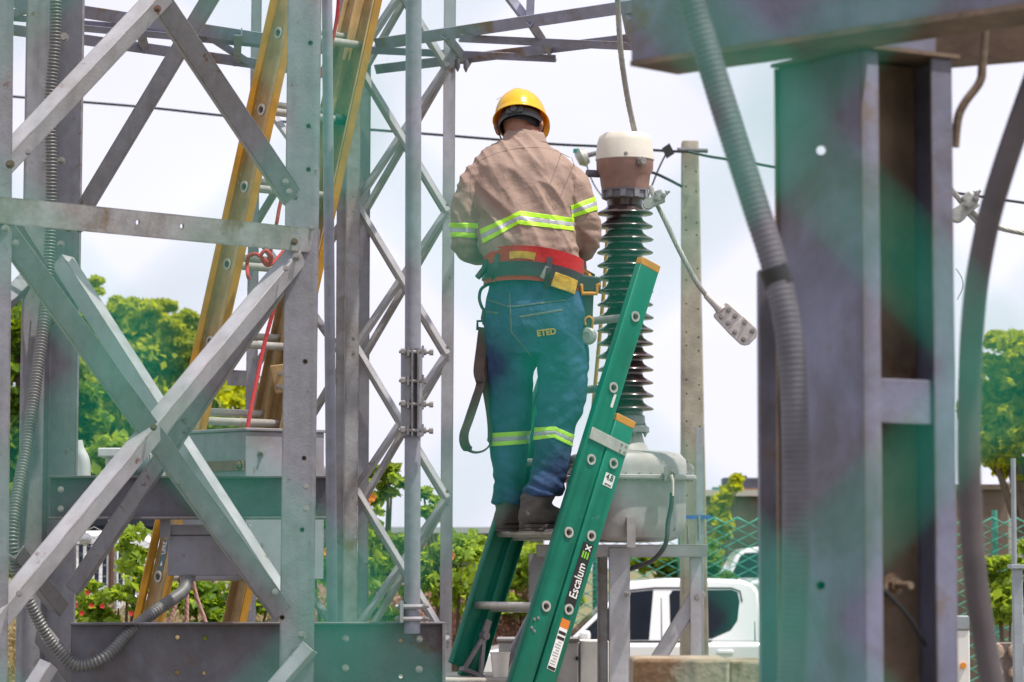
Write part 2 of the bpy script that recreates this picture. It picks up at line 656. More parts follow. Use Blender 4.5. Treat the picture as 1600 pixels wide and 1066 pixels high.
# bolts
for (hx, hy, d, sc, me) in ((9, 358, nd(0) - .04, 1.0, BOLT_M), (16, 257, nd(0) - .06, 1.0, BOLT_R), (464, 402, nd(464) - .035, 1.15, BOLT_M), (472, 993, nd(470) - .012, 1.1, BOLT_M),
                            (474, 1028, nd(470) - .012, 1.1, BOLT_M), (240, 668, nd(240) - .07, .8, BOLT_R), (108, 357, 11.05, 1, BOLT_R), (125, 358, 11.1, 1, BOLT_R), (95, 382, 11.1, 1, BOLT_M),
                            (100, 59, 11.08, 1.5, BOLT_F), (96, 252, 11.08, 1.1, BOLT_M), (70, 252, 11.08, 0.9, BOLT_F), (60, 1038, 11.0, 1.5, BOLT_F), (83, 1035, 11.0, 1.2, BOLT_F),
                            (540, 998, 10.655, 1, BOLT_F), (540, 1044, 10.655, 1, BOLT_F), (655, 998, 10.675, 1, BOLT_F), (655, 1046, 10.675, 1, BOLT_F), (460, 378, nd(460) - .045, .9, BOLT_R), (452, 300, nd(452) - .006, .9, BOLT_F), (446, 284, nd(452) - .006, .9, BOLT_F), (246, 14, nd(246) - .05, .9, BOLT_R), (430, 925, nd(430) - .02, .9, BOLT_F), (421, 908, nd(430) - .02, .9, BOLT_F),
                            (24, 380, nd(24) - .03, .9, BOLT_F), (44, 238, nd(44) - .06, .8, BOLT_F), (30, 928, nd(30) - .09, .8, BOLT_F), (488, 356, nd(488) - .045, .8, BOLT_F), (447, 420, nd(447) - .06, .8, BOLT_F),
                            (478, 760, 10.25, .9, BOLT_F), (478, 795, 10.25, .9, BOLT_F), (95, 765, 10.9, .9, BOLT_F), (95, 795, 10.9, .9, BOLT_F)):
    bolt(TW, P(hx, hy, d), (0, -1, 0.1), sc, me)

# vertical conduit beside the leg
q0, q1 = stretch(P(519, 972, 10.75), P(511, 0, 10.75), P(519, 972, 10.75).z, 4.4)
SIDEP = solo('steel_pipe', MB().tube([q0, q0.lerp(q1, .5), q1], M(8.5, 10.75), 14), PIPE, 'thin grey steel pipe running up beside the front tower leg', 'pipe')
SIDEP.location = SIDEP.location

# ================================================================== pipe mast with clamp
MAST = thing('pipe_mast', P(645, 972, 10.62), 'round grey steel pipe mast with a bolted sleeve clamp', 'pipe')
b0 = P(644, 990, 10.62)
t0 = P(645, -60, 10.62)
part('pipe', MB().tube([b0, Vector((b0.x, b0.y, t0.z))], M(12.6, 10.62), 24), PIPE, MAST)
cx, cy = b0.x, b0.y
z0c, z1c = P(644, 683, 10.62).z, P(644, 545, 10.62).z
sl = MB()
rs = M(17, 10.62)
# split sleeve: two half shells with a gap on the viewer's right-front side
for a0, a1 in ((-68, 112 - 5), (112 + 10, 292 - 16)):
    k = 14
    ring0 = [(math.cos(R(a0 + (a1 - a0) * i / k)), math.sin(R(a0 + (a1 - a0) * i / k))) for i in range(k + 1)]
    prof = [(x * rs, y * rs) for x, y in ring0] + [(x * (rs - .006), y * (rs - .006)) for x, y in reversed(ring0)]
    sl.sweep(prof, (cx - .004, cy, z0c), (cx - .004, cy, z1c), (1, 0, 0), (0, 1, 0))
# flange lips on either side of the gap
for dx in (0.012, 0.033):
    sl.box((cx + dx - .012, cy - rs - .008, (z0c + z1c) / 2), (.003, 0, 0), (0, .014, 0), (0, 0, (z1c - z0c) / 2))
part('sleeve_clamp', sl, STEEL, MAST)
for i, yy in enumerate((551, 596, 632, 673)):
    z = P(644, yy, 10.62).z
    p = Vector((cx, cy - rs - .010, z))
    ln = 0.075 if i != 1 else 0.045
    part('clamp_lug', MB().box(p + Vector((-.014, 0, 0)), (.004, 0, 0), (0, .013, 0), (0, 0, .016)), STEEL, MAST)
    part('clamp_lug', MB().box(p + Vector((.036, 0, 0)), (.004, 0, 0), (0, .013, 0), (0, 0, .02)), STEEL, MAST)
    bo = MB().cyl(p + Vector((-.046, -.003, 0)), p + Vector((ln - .01, -.003, -.003)), .006, 10)
    bo.cyl(p + Vector((-.040, -.003, 0)), p + Vector((-.024, -.003, 0)), .0125, 6)
    bo.cyl(p + Vector((.040, -.003, -.001)), p + Vector((.048, -.003, -.001)), .012, 6)
    if i != 1:
        bo.cyl(p + Vector((ln - .016, -.003, -.003)), p + Vector((ln - .002, -.003, -.003)), .0105, 6)
    part('bolt', bo, BOLT, MAST)
pl = P(628, 956, 10.6)
part('base_plate', MB().box(pl, (.006, 0, 0), (0, .03, 0), (0, 0, .037)), STEEL_PALE, MAST)
for yy in (948, 967):
    z = P(644, yy, 10.6).z
    pts = [Vector((cx - .055, cy - .034, z)), Vector((cx + .01, cy - .036, z))] + [Vector((cx + .012 + .034 * math.sin(R(a)), cy - .034 * math.cos(R(a)), z)) for a in range(20, 180, 20)] + [Vector((cx - .055, cy + .034, z))]
    part('u_bolt', MB().tube(pts, .008, 8), STEEL_PALE, MAST)
    for dy in (-.034,):
        bolt(MAST, Vector((cx - .036, cy + dy, z)), (-1, -.25, 0), 1.1)
        bolt(MAST, Vector((cx + .042, cy + dy + .01, z)), (1, -.4, 0), .9)

# ================================================================== rear lattice gantry
GD = 14.0
GN = thing('lattice_gantry', (P(620, 880, GD).x, GD, 0.0), 'tall slender steel lattice gantry with overhead truss behind the worker', 'gantry')


def gleg(px_t, px_b, d, a, rot, m):
    q0, q1 = stretch(P(px_b, 1066, d), P(px_t, 0, d), 0.0, 5.2)
    return bar(GN, 'leg', q0, q1, a, a, .009, rot, m, bevel=0)


gleg(553, 545, 13.9, .062, 8, STEEL_RUSTY)
gleg(536, 530, 13.95, .048, 0, STEEL_RUSTY)
gleg(572, 566, 14.5, .050, 0, STEEL)
gleg(703, 696, 14.0, .056, 0, STEEL_PALE)
gleg(401, 386, 14.5, .05, 0, STEEL)
gleg(400, 392, 14.9, .045, 0, STEEL)
# X braces, front face and the rear face just behind it
nodesL = [-128, 96, 318, 542, 765, 985, 1205]
nodesR = [-120, 104, 330, 553, 778, 1000, 1225]
for k in range(6):
    for (dy, dx, d, m, w) in ((0, 0, 13.95, STEEL_PALE, .027), (20, 10, 14.45, STEEL_RUSTY, .026)):
        if k == 5 and dy: continue
        bar(GN, 'brace', P(556 + dx, nodesL[k] + dy, d), P(698, nodesR[k + 1] + dy * .3, d), w, w, .006, 35, m, bevel=0)
        bar(GN, 'brace', P(556 + dx, nodesL[k + 1] + dy, d + .03), P(698, nodesR[k] + dy * .3, d + .03), w, w, .006, 35, m, bevel=0)
# side face towards the far left leg
for k in range(6):
    bar(GN, 'brace', P(395, nodesL[k] + 40, 14.7), P(540, nodesL[k + 1] + 20, 14.0), .028, .028, .006, 30, STEEL_PALE if k % 2 else STEEL_DARK, bevel=0)
    bar(GN, 'brace', P(395, nodesL[k + 1] + 40, 14.7), P(540, nodesL[k] + 20, 14.0), .028, .028, .006, 30, STEEL, bevel=0)
bar(GN, 'brace', P(355, 590, 14.6), P(398, 592, 14.6), .075, .03, .008, 0, STEEL, bevel=0)
# overhead truss, right half then left half
def truss(ch, lac, m):
    for (a, b, w, rot) in ch:
        bar(GN, 'chord', P(*a), P(*b), w, w, .008, rot, m, bevel=0)
    for (a, b, w, rot) in lac:
        bar(GN, 'lacing', P(*a), P(*b), w, w, .006, rot, m, bevel=0)


truss([((585, 70, 14.0), (1075, -3, 12.75), .055, -12), ((585, 109, 14.6), (1075, 50, 13.5), .046, -12)],
      [((560, 78, 14.2), (868, 92, 14.05), .036, -20), ((718, 60, 13.6), (1010, 74, 13.7), .036, -10), ((700, 60, 13.7), (735, 104, 14.35), .034, 20), ((832, 40, 13.35), (862, 86, 14.0), .032, 20),
       ((978, 18, 13.0), (988, 68, 13.6), .034, 20), ((780, -25, 13.5), (822, 30, 13.4), .036, 20), ((830, -25, 13.4), (828, 28, 13.4), .036, 0),
       ((960, -40, 13.05), (985, 30, 13.0), .03, 10)], GANTRY)
truss([((-60, -10, 12.7), (560, 84, 14.2), .056, -12), ((-60, 36, 13.4), (560, 122, 14.6), .05, -12)],
      [((-60, 22, 13.0), (420, 60, 13.9), .03, -20), ((100, 42, 13.2), (520, 80, 14.2), .03, -10), ((215, 32, 13.3), (228, 84, 14.0), .034, 20), ((372, 56, 13.6), (370, 104, 14.3), .036, 0),
       ((60, 8, 13.0), (-40, 44, 13.3), .034, 10), ((300, 40, 13.5), (395, 102, 14.3), .03, 10)], GANTRY)
for hx, hy in ((715, 103), (728, 104)):
    part('cotter_bolt', MB().tube([P(hx, hy - 10, 14.0), P(hx, hy + 2, 14.0), P(hx, hy + 9, 14.0)], [.012, .012, .003], 8), STEEL_DARK, GN)
# extra bolts at the joints
for k in range(1, 6):
    for (hx, hy, d) in ((552, nodesL[k] - 12, 13.87), (552, nodesL[k] + 12, 13.87), (699, nodesR[k] - 10, 13.93), (699, nodesR[k] + 10, 13.93)):
        bolt(GN, P(hx, hy, d), (0, -1, 0), .62, BOLT_F)

# ================================================================== near right column and beam
COLM = mat('near_column_steel', (0.168, 0.170, 0.245), 0.6, 0.1, 0.35, 5, rust=0.27, rust_scale=5, streak=0.55, rust_col=(0.15, 0.105, 0.07), grime=.9, edge=.9, edge_r=.014, edge_col=(0.13, 0.095, 0.065), bump=0.1)
BROWNST = mat('brown_rusty_steel', (0.165, 0.115, 0.08), 0.75, 0, 0.5, 7, rust=0.35, rust_scale=6, streak=0.6, rust_col=(0.10, 0.05, 0.025), bump=0.25)
K0 = P(1352, 880, 5.5)
th = R(32)
ef = Vector((math.cos(th), math.sin(th), 0))
es = Vector((-math.sin(th), math.cos(th), 0))
ztop = P(990, 97, 5.72).z - .012
CL = thing('built_up_column', (K0.x + .07, K0.y + .15, 0), 'large weathered steel box column with batten plates, close on the right', 'column')
W, D, T = 0.215, 0.25, 0.008
A0 = Vector((K0.x, K0.y, 0))
A1 = Vector((K0.x, K0.y, ztop))
# left channel: web = left side, flanges turn right
chl = part('channel_post', MB().sweep(Cp(D, 0.042, T), A0, A1, es, ef), COLM, CL, bevel=.003)
B0, B1 = A0 + ef * W, A1 + ef * W
part('channel_post', MB().sweep(Cp(D, 0.050, T), B0, B1, es, -ef), COLM, CL, bevel=.003)
ct = MB()
for hx, hy, rr in ((1283, 235, .0085), (1283, 915, .0075)):
    p = P(hx, hy, 5.6)
    nn = ef
    # project on web plane
    dr = (p - CAMV).normalized()
    tt = (A0 - CAMV).dot(ef) / dr.dot(ef)
    p = CAMV + dr * tt
    ct.cyl(p - dr * .03, p + dr * .03, rr, 16)
cut(chl, ct)
HOLE_RAY = (P(1283, 235, 5.6) - CAMV).normalized()


def front_pt(px, py):
    dr = (P(px, py, 5.5) - CAMV)
    nrm = Vector((ef.y, -ef.x, 0))
    tt = (A0 - CAMV).dot(nrm) / dr.dot(nrm)
    return CAMV + dr * tt, nrm


for (y0, y1) in ((592, 662), (-20, 78), (1180, 1250), (1700, 1780)):
    za, zb = front_pt(1410, y1)[0].z, front_pt(1410, y0)[0].z
    for off in (.0125, D - .006):
        c = A0 + ef * (W / 2) + es * off
        part('batten_plate', MB().box((c.x, c.y, (za + zb) / 2), ef * (W / 2 - .030), es * .0035, (0, 0, (zb - za) / 2)), COLM, CL, bevel=.002)
# bolt and cable through the right channel's inside
p, nrm = front_pt(1432, 915)
pb = p + es * .05
part('bolt', MB().cyl(pb + es * .02, pb - es * .035, .007, 10).cyl(pb + es * .015, pb + es * .021, .022, 18).cyl(pb + es * .005, pb + es * .015, .013, 6), BROWNST, CL)
bpl = part('light_blocking_plate', MB().box(A0 + ef * (W / 2) + es * (D + .004) + Vector((0, 0, ztop / 2)), ef * (W / 2 + .004), es * .003, (0, 0, ztop / 2 - .002)), BROWNST, CL)  # added to close the column's rear and keep light out of it
cut(bpl, MB().cyl(CAMV + HOLE_RAY * 5.3, CAMV + HOLE_RAY * 6.4, .02, 12))
part('recess_darkening_plate', MB().box(A0 + ef * (W / 2) + es * .10 + Vector((0, 0, ztop / 2)), ef * (W / 2 - .012), es * .003, (0, 0, ztop / 2 - .004)), BROWNST, CL)  # rusty brown sheet added to darken the open recess
part('head_plate', MB().box(A0 + ef * (W / 2) + es * (D / 2) + Vector((0, 0, ztop + .004)), ef * (W / 2 + .01), es * (D / 2 + .01), (0, 0, .0035)), BROWNST, CL)
BLACKC = mat('black_cable_jacket', (0.018, 0.018, 0.02), 0.45, 0, 0.3, 30)
p1, _ = front_pt(1388, 915)
p2, _ = front_pt(1432, 965)
p3, _ = front_pt(1462, 1010)
solo('cable_end', MB().tube(spline([p1 + es * .06, p1 + es * .03, p2 + es * .02, p3 + es * .03]), .0042, 8), BLACKC, 'short black cable end poking out of the big right column', 'cable')

# overhead beam on the column
E0, E1 = P(990, 97, 5.72), P(1720, 4, 5.02)
E1.z = E0.z
bd = (E1 - E0).normalized()
bn = Vector((bd.y, -bd.x, 0))
if bn.y > 0: bn = -bn
BEAM = thing('overhead_beam', (K0.x, K0.y, E0.z), 'weathered steel beam resting on top of the near right column', 'beam')
part('web', MB().box((E0 + E1) / 2 + Vector((0, 0, .14)), bd * ((E1 - E0).length / 2), bn * .006, (0, 0, .14)), COLM, BEAM)
part('bottom_flange', MB().box((E0 + E1) / 2 + Vector((0, 0, -.004)) - bn * .06, bd * ((E1 - E0).length / 2), bn * .07, (0, 0, .005)), BROWNST, BEAM)
part('back_web', MB().box((E0 + E1) / 2 + Vector((0, 0, .14)) - bn * .13, bd * ((E1 - E0).length / 2), bn * .006, (0, 0, .14)), BROWNST, BEAM)
# column head plate between beam underside and posts
part('end_stiffener', MB().box(E0 + bd * .012 - bn * .066 + Vector((0, 0, .14)), bd * .005, bn * .058, (0, 0, .135)), STEEL_DARK, BEAM)
G0, G1 = P(1440, 108, 5.95), P(1760, 70, 5.75)
G1.z = G0.z
CROSS = thing('rusty_cross_beam', G0, 'dark rusty brown steel cross beam behind the top right corner column', 'beam')
gd = (G1 - G0).normalized()
gn = Vector((gd.y, -gd.x, 0))
part('web', MB().box((G0 + G1) / 2 + Vector((0, 0, .07)), gd * ((G1 - G0).length / 2), gn * .005, (0, 0, .07)), BROWNST, CROSS)
part('bottom_flange', MB().box((G0 + G1) / 2 + gn * .04, gd * ((G1 - G0).length / 2), gn * .035, (0, 0, .004)), BROWNST, CROSS)
# plain angle post in front-left of the column
q0 = P(1207, 1066, 5.9)
ANG = solo('angle_post', MB().sweep(L(.047, .05, .006), (q0.x - .022, q0.y, 0), (q0.x - .022, q0.y, P(1207, 421, 5.9).z), (1, 0, 0), (0, 1, 0)), COLM, 'short lavender grey angle post ending behind the taped conduit', 'post', bevel=.002)

# ------------------------------------------------------------------ conduits
FLEX = mat('flexible_conduit_grey', (0.17, 0.17, 0.165), 0.5, 0.3, 0.2, 30, rust=0.1, rust_scale=25)
FLEXD = mat('sheathed_conduit_grey', (0.105, 0.10, 0.118), 0.6, 0.0, 0.25, 12, bump=.1)


def ribbed(pts, r, pitch, depth, seg=14):
    """corrugated hose along a spline"""
    sp = spline(pts, 24)
    # resample evenly
    d = [0]
    for a, b in zip(sp, sp[1:]):
        d.append(d[-1] + (b - a).length)
    Lg = d[-1]
    step = pitch / 4
    nn = int(Lg / step)
    out, rad = [], []
    k = 0
    for i in range(nn + 1):
        t = i * step
        while k < len(d) - 2 and d[k + 1] < t: k += 1
        f = (t - d[k]) / max(1e-9, d[k + 1] - d[k])
        out.append(sp[k].lerp(sp[k + 1], min(1, f)))
        rad.append(r - (depth if i % 4 in (2, 3) else 0))
    return MB().tube(out, rad, seg)


cd = 10.98
CP = [P(87, -40, cd), P(86, 60, cd), P(78, 160, cd), P(80, 260, cd), P(77, 400, cd), P(66, 520, cd - .1), P(44, 680, cd - .3), P(20, 820, cd - .5), P(26, 890, cd - .5), P(60, 970, cd - .45), P(92, 1018, cd - .42),
      P(124, 1040, cd - .42), P(165, 1026, cd - .42), P(205, 985, cd - .35), P(250, 950, cd - .25), P(285, 925, cd - .1), P(293, 905, cd)]
solo('flexible_conduit', ribbed(CP, .0225, .0125, .0055), FLEX, 'grey ribbed metal conduit snaking down the left tower leg to the box', 'conduit', angle=80)
HS = [P(1062, -60, 5.36), P(1092, 40, 5.36), P(1135, 180, 5.34), P(1180, 320, 5.32), P(1214, 430, 5.3), P(1236, 550, 5.28), P(1244, 720, 5.28), P(1243, 900, 5.28), P(1235, 1080, 5.28), P(1215, 1300, 5.28), P(1190, 1700, 5.3)]
HS2 = HS[:]
HS2[-1] = Vector((HS[-1].x, HS[-1].y, 0.05))
HOSE = thing('grey_conduit_hose', HS2[-1], 'thick grey conduit hose wrapped with black tape beside the right column', 'conduit')
part('hose', ribbed(HS2, .0245, .010, .0008, 16), FLEXD, HOSE, angle=80)
part('tape_wrap', MB().tube([P(1208, 418, 5.3), P(1216, 440, 5.3), P(1220, 448, 5.3)], [.0262, .0268, .0262], 16), BLACKC, HOSE)
RH = [P(1640, 60, 5.25), P(1600, 170, 5.25), P(1566, 270, 5.25), P(1541, 360, 5.25), P(1523, 470, 5.25), P(1515, 600, 5.25), P(1515, 760, 5.25), P(1524, 900, 5.25), P(1540, 1010, 5.25), P(1556, 1100, 5.25), P(1575, 1300, 5.25)]
RH.append(Vector((RH[-1].x + .02, 5.25, .04)))
BROWNH = mat('dark_brown_hose', (0.075, 0.06, 0.063), 0.6, 0, 0.3, 10)
solo('dark_hose', MB().tube(spline(RH, 10), .0205, 16), BROWNH, 'dark brown hose curving down along the right edge of the column', 'hose', angle=80)
solo('bent_rod', MB().tube(spline([P(1540, 30, 5.7), P(1535, 100, 5.7), P(1531, 128, 5.7), P(1508, 160, 5.7), P(1497, 185, 5.7), P(1492, 230, 5.7)], 8), .0085, 10), BROWNST, 'thin bent brown rod hanging below the rusty cross beam', 'rod', angle=80)

# foreground concrete block
CONC = mat('weathered_concrete', (0.33, 0.27, 0.19), 0.9, 0, 0.45, 12, rust=0.42, rust_scale=9, grime=1.0, streak=.6, rust_col=(0.15, 0.08, 0.035), bump=0.5, bump_scale=50)
zt = P(1080, 1030, 7.2).z
xa, xb, xc = P(990, 1030, 7.2).x, P(1140, 1030, 7.2).x, P(1200, 1030, 7.2).x
PB = thing('concrete_pedestal', ((xa + xc) / 2, 7.35, 0), 'stained tan concrete pedestal block in the lower foreground', 'pedestal')
part('block', MB().abox(xa, xb, 7.2, 7.5, 0.0, zt), CONC, PB, bevel=.008)
part('cap_slab', MB().abox(xb + .003, xc, 7.24, 7.5, 0.0, zt - .005), CONC, PB, bevel=.008)

# ================================================================== plinth, stand and instrument transformer
CONC2 = mat('pale_concrete', (0.38, 0.35, 0.31), 0.9, 0, 0.3, 8, rust=0.15, streak=0.3, bump=0.4)
IT = 12.35
SC = F / IT
ic = P(978, 880, IT)
zz = lambda py, Y=IT: P(978, py, Y).z
plz = P(760, 1057, 12.1).z
plz_hi = plz
plz = P(900, 1115, 11.8).z
PLN = thing('concrete_plinth', (P(760, 880, 12.1).x, 12.1, 0), 'pale concrete plinth under the far foot of the green ladder', 'plinth')
part('raised_block', MB().abox(P(560, 1060, 12.0).x, P(803, 1060, 12.0).x, 11.93, 12.62, 0, plz_hi), CONC2, PLN, bevel=.01)
part('base_slab', MB().abox(P(804, 1060, 12.0).x, P(1400, 1060, 12.0).x, 11.4, 13.3, 0, plz), CONC2, PLN, bevel=.01)

PAINTG = mat('weathered_grey_tank_paint', (0.36, 0.35, 0.35), 0.5, 0.0, 0.14, 10, rust=0.14, rust_scale=15, streak=0.4, grime=.45, dark=(0.14, 0.12, 0.1), bump=.08)
CAPW = mat('white_aged_cap', (0.62, 0.58, 0.50), 0.45, 0, 0.08, 12, streak=0.25, dark=(0.35, 0.3, 0.22))
BRICKP = mat('faded_red_brown_paint', (0.27, 0.155, 0.125), 0.6, 0, 0.25, 14, streak=0.5, dark=(0.13, 0.09, 0.06), bump=.05)
PORC = mat('brown_porcelain', (0.048, 0.028, 0.027), 0.2, 0, 0.4, 15, spec=0.6, coat=0.3, rust=.22, rust_scale=14, rust_col=(0.10, 0.075, 0.065), streak=.4, dark=(0.09, 0.07, 0.06))
ITR = thing('instrument_transformer', (ic.x, ic.y, zz(846)), 'brown ribbed porcelain instrument transformer with white cap and grey tank', 'transformer')
C0 = Vector((ic.x, ic.y, 0))
m_ = lambda n: n / SC
part('cap', MB().lathe(C0, [(m_(44.5), zz(252)), (m_(46.5), zz(250.5)), (m_(46), zz(246)), (m_(43), zz(222)), (m_(40), zz(214)), (m_(36), zz(210)), (m_(20), zz(208.5))], 40), CAPW, ITR)
part('head_housing', MB().lathe(C0, [(m_(36), zz(299)), (m_(38), zz(290)), (m_(40), zz(274)), (m_(44.5), zz(265)), (m_(45), zz(251.5))], 40), BRICKP, ITR)
part('head_flange', MB().lathe(C0, [(m_(31), zz(313)), (m_(34.5), zz(311)), (m_(34.5), zz(300)), (m_(37), zz(299.5)), (m_(37), zz(297)), (m_(30), zz(296))], 40), STEEL_DARK, ITR)
for k in range(10):
    a = 2 * math.pi * k / 10 + .2
    p = C0 + Vector((math.cos(a), math.sin(a), 0)) * m_(34.5) + Vector((0, 0, zz(305)))
    part('flange_lug', MB().box(p, (math.cos(a) * .006, math.sin(a) * .006, 0), (-math.sin(a) * .012, math.cos(a) * .012, 0), (0, 0, .014)), STEEL, ITR)
p = C0 + Vector((.48, -.87, 0)).normalized() * m_(44) + Vector((0, 0, zz(258)))
part('terminal_bolt', MB().cyl(p, p + Vector((.35, -.9, 0)) * .03, .019, 6).cyl(p + Vector((.35, -.9, 0)) * .03, p + Vector((.35, -.9, 0)) * .042, .013, 12), BOLT, ITR)
bolt(ITR, C0 + Vector((0, -m_(45.5), zz(246))), (0, -1, 0), .6)
pt = P(938, 271, IT)
part('terminal_stub', MB().cyl(pt + Vector((.03, .03, 0)), pt + Vector((-.055, 0, 0)), .0155, 16), STEEL_DARK, ITR)
# porcelain core and the sheds, each shed its own piece
part('porcelain_core', MB().lathe(C0, [(m_(27), zz(652)), (m_(27.5), zz(640)), (m_(27.5), zz(324)), (m_(29), zz(312))], 40), PORC, ITR)
ps = MB().lathe((0, 0, 0), [(m_(27), -m_(4.5)), (m_(30), -m_(3.2)), (m_(42.5), -m_(2.0)), (m_(44.5), -m_(.4)), (m_(43.8), m_(1.2)), (m_(37), m_(4.8)), (m_(30), m_(9)), (m_(27), m_(14))], 44)
shed = ps.mesh('shed', angle=60)
shed.materials.append(PORC)
for k in range(16):
    inst('shed', shed, Matrix.Translation((C0.x, C0.y, zz(334 + k * 20.35))) @ Matrix.Scale(1 - .012 * math.sin(k * 2.1), 4), ITR)
part('base_flange', MB().lathe(C0, [(m_(24), zz(678)), (m_(25), zz(677)), (m_(37), zz(676)), (m_(37), zz(668)), (m_(34), zz(667)), (m_(31), zz(664)), (m_(30), zz(650)), (m_(25), zz(648))], 36), STEEL, ITR)
part('neck', MB().lathe(C0, [(m_(46), zz(709)), (m_(36), zz(702)), (m_(29), zz(690)), (m_(25.5), zz(677))], 36), PAINTG, ITR)
for k in range(8):
    a = 2 * math.pi * k / 8 + .35
    bolt(ITR, C0 + Vector((math.cos(a), math.sin(a), 0)) * m_(33) + Vector((0, 0, zz(676.5))), (0, 0, -1), .8, BOLT_M)
    bolt(ITR, C0 + Vector((math.cos(a), math.sin(a), 0)) * m_(33) + Vector((0, 0, zz(667.5))), (0, 0, 1), .7, BOLT_M)
rt = R(24)
part('tank_lid', MB().lathe(C0, [(m_(84), zz(743)), (m_(83.5), zz(731)), (m_(80.5), zz(719)), (m_(74), zz(711)), (m_(62), zz(707)), (m_(44), zz(705))], 64, sup=4.2, rot=rt), PAINTG, ITR)
part('tank_flange', MB().lathe(C0, [(m_(80), zz(752)), (m_(93), zz(751)), (m_(95), zz(749)), (m_(95), zz(745)), (m_(93), zz(743.5)), (m_(80), zz(743))], 64, sup=4.2, rot=rt), PAINTG, ITR)
part('tank', MB().lathe(C0, [(m_(30), zz(848)), (m_(60), zz(846)), (m_(73), zz(840)), (m_(78), zz(830)), (m_(80.5), zz(815)), (m_(81), zz(751.5))], 64, sup=4.2, rot=rt), PAINTG, ITR)
for k in range(28):
    a = 2 * math.pi * k / 28
    kk = (abs(math.cos(a)) ** 4.2 + abs(math.sin(a)) ** 4.2) ** (-1 / 4.2)
    d = Vector((math.cos(a + rt), math.sin(a + rt), 0)) * (m_(89) * kk)
    bolt(ITR, C0 + d + Vector((0, 0, zz(743.2))), (0, 0, 1), .55, BOLT_F)
    bolt(ITR, C0 + d + Vector((0, 0, zz(751.3))), (0, 0, -1), .55, BOLT_F)
for hx in (987, 1075):
    pe = P(hx, 733, IT - .2 if hx < 1000 else IT - .08)
    part('lifting_eye', MB().ring(pe, (.2, 1, 0), .009, .022, .02, 18).box(pe + Vector((0, 0, -.017)), (.021, .004, 0), (-.002, .009, 0), (0, 0, .007)), PAINTG, ITR)
pa = P(986, 832, IT - .24)
part('foot_bracket', MB().box(pa, (.017, 0, 0), (0, .02, 0), (0, 0, m_(23))), PAINTG, ITR)
# earthing lug and strap
pe = P(1047, 740, IT - .235)
part('earth_pad', MB().box(pe + Vector((0, .02, .0)), (.022, 0, 0), (0, .014, 0), (0, 0, .028)), PAINTG, ITR)
bolt(ITR, pe + Vector((.012, .004, .004)), (.3, -1, 0), 1.1)

STAND = thing('transformer_stand', (ic.x, ic.y, plz), 'grey steel frame stand carrying the instrument transformer tank', 'stand')
xm = lambda px, Y: P(px, 880, Y).x
zt = P(978, 851, IT - .15).z
for (Y, x0, x1) in ((IT - .17, 838, 1106), (IT + .2, 842, 1092)):
    part('rail', MB().sweep(L(.05, .05, .007), (xm(x0, Y), Y, zt), (xm(x1, Y), Y, zt), (0, .3 if Y < IT else -.3, -1), (0, 1 if Y < IT else -1, 0)), STEEL_PALE, STAND, bevel=.001)
for px in (846, 1070):
    part('cross_rail', MB().abox(xm(px, IT) - .018, xm(px, IT) + .018, IT - .12, IT + .18, zt - .045, zt - .008), STEEL, STAND)
part('post', MB().sweep(Cp(.083, .05, .008), (xm(952, IT - .2), IT - .17, plz), (xm(952, IT - .2), IT - .17, zt - .012), (1, 0, 0), (0, 1, 0)), STEEL_PALE, STAND, bevel=.002)
part('post', MB().sweep(L(.042, .05, .007), (xm(933, IT + .15), IT + .15, plz), (xm(933, IT + .15), IT + .15, zt - .012), (1, 0, 0), (0, -1, 0)), STEEL_RUSTY, STAND)
part('post', MB().sweep(L(.048, .05, .007), (xm(1079, IT - .14), IT - .12, plz), (xm(1079, IT - .14), IT - .12, zt - .05), (1, 0, 0), (0, 1, 0)), STEEL_PALE, STAND)
part('post', MB().sweep(L(.062, .05, .007), (xm(826, IT), IT - .02, plz), (xm(826, IT), IT - .02, zt - .035), (1, 0, 0), (0, 1, 0)), STEEL_PALE, STAND)
part('post', MB().sweep(L(.04, .04, .006), (xm(1082, IT + .15), IT + .15, plz), (xm(1082, IT + .15), IT + .15, zt - .05), (1, 0, 0), (0, -1, 0)), STEEL, STAND)
bar(STAND, 'brace', P(1010, 1060, IT - .1), P(1094, 922, IT - .1), .058, .05, .007, 5, STEEL_PALE)
part('brace', MB().cyl(P(790, 1040, IT + .1), P(880, 862, IT + .05), .017, 14), PIPE, STAND)
bolt(STAND, P(978, 928, IT - .19), (1, -.6, 0), 1.0, BOLT_M)
bolt(STAND, P(1089, 934, IT - .14), (0, -1, 0), 1.0, BOLT_F)
bolt(STAND, P(1055, 830, IT - .17), (0, 0, 1), .8)
part('stud', MB().cyl(P(1092, 845, IT - .12), P(1092, 806, IT - .12), .006, 8), BOLT, STAND)
part('stud', MB().cyl(P(1075, 850, IT - .1), P(1075, 822, IT - .1), .005, 8), BOLT, STAND)
EARTH = thing('earthing_cable', P(985, 880, IT - .12), 'grey earthing cable curling from the tank flange lug to the stand', 'cable')
RUBR = mat('dark_rubber', (0.05, 0.05, 0.055), 0.6, 0, 0.3, 20)
part('cable', MB().tube(spline([P(1050, 770, IT - .25), P(1049, 790, IT - .25), P(1044, 815, IT - .25), P(1040, 850, IT - .25), P(1022, 874, IT - .2), P(1000, 884, IT - .15), P(982, 890, IT - .12)], 8), .0095, 10), RUBR, EARTH)
part('cable_lug', MB().tube([P(1048, 742, IT - .252), P(1051, 752, IT - .252), P(1051, 775, IT - .25)], [.015, .011, .011], 12, flat=.55), CAPW, EARTH)

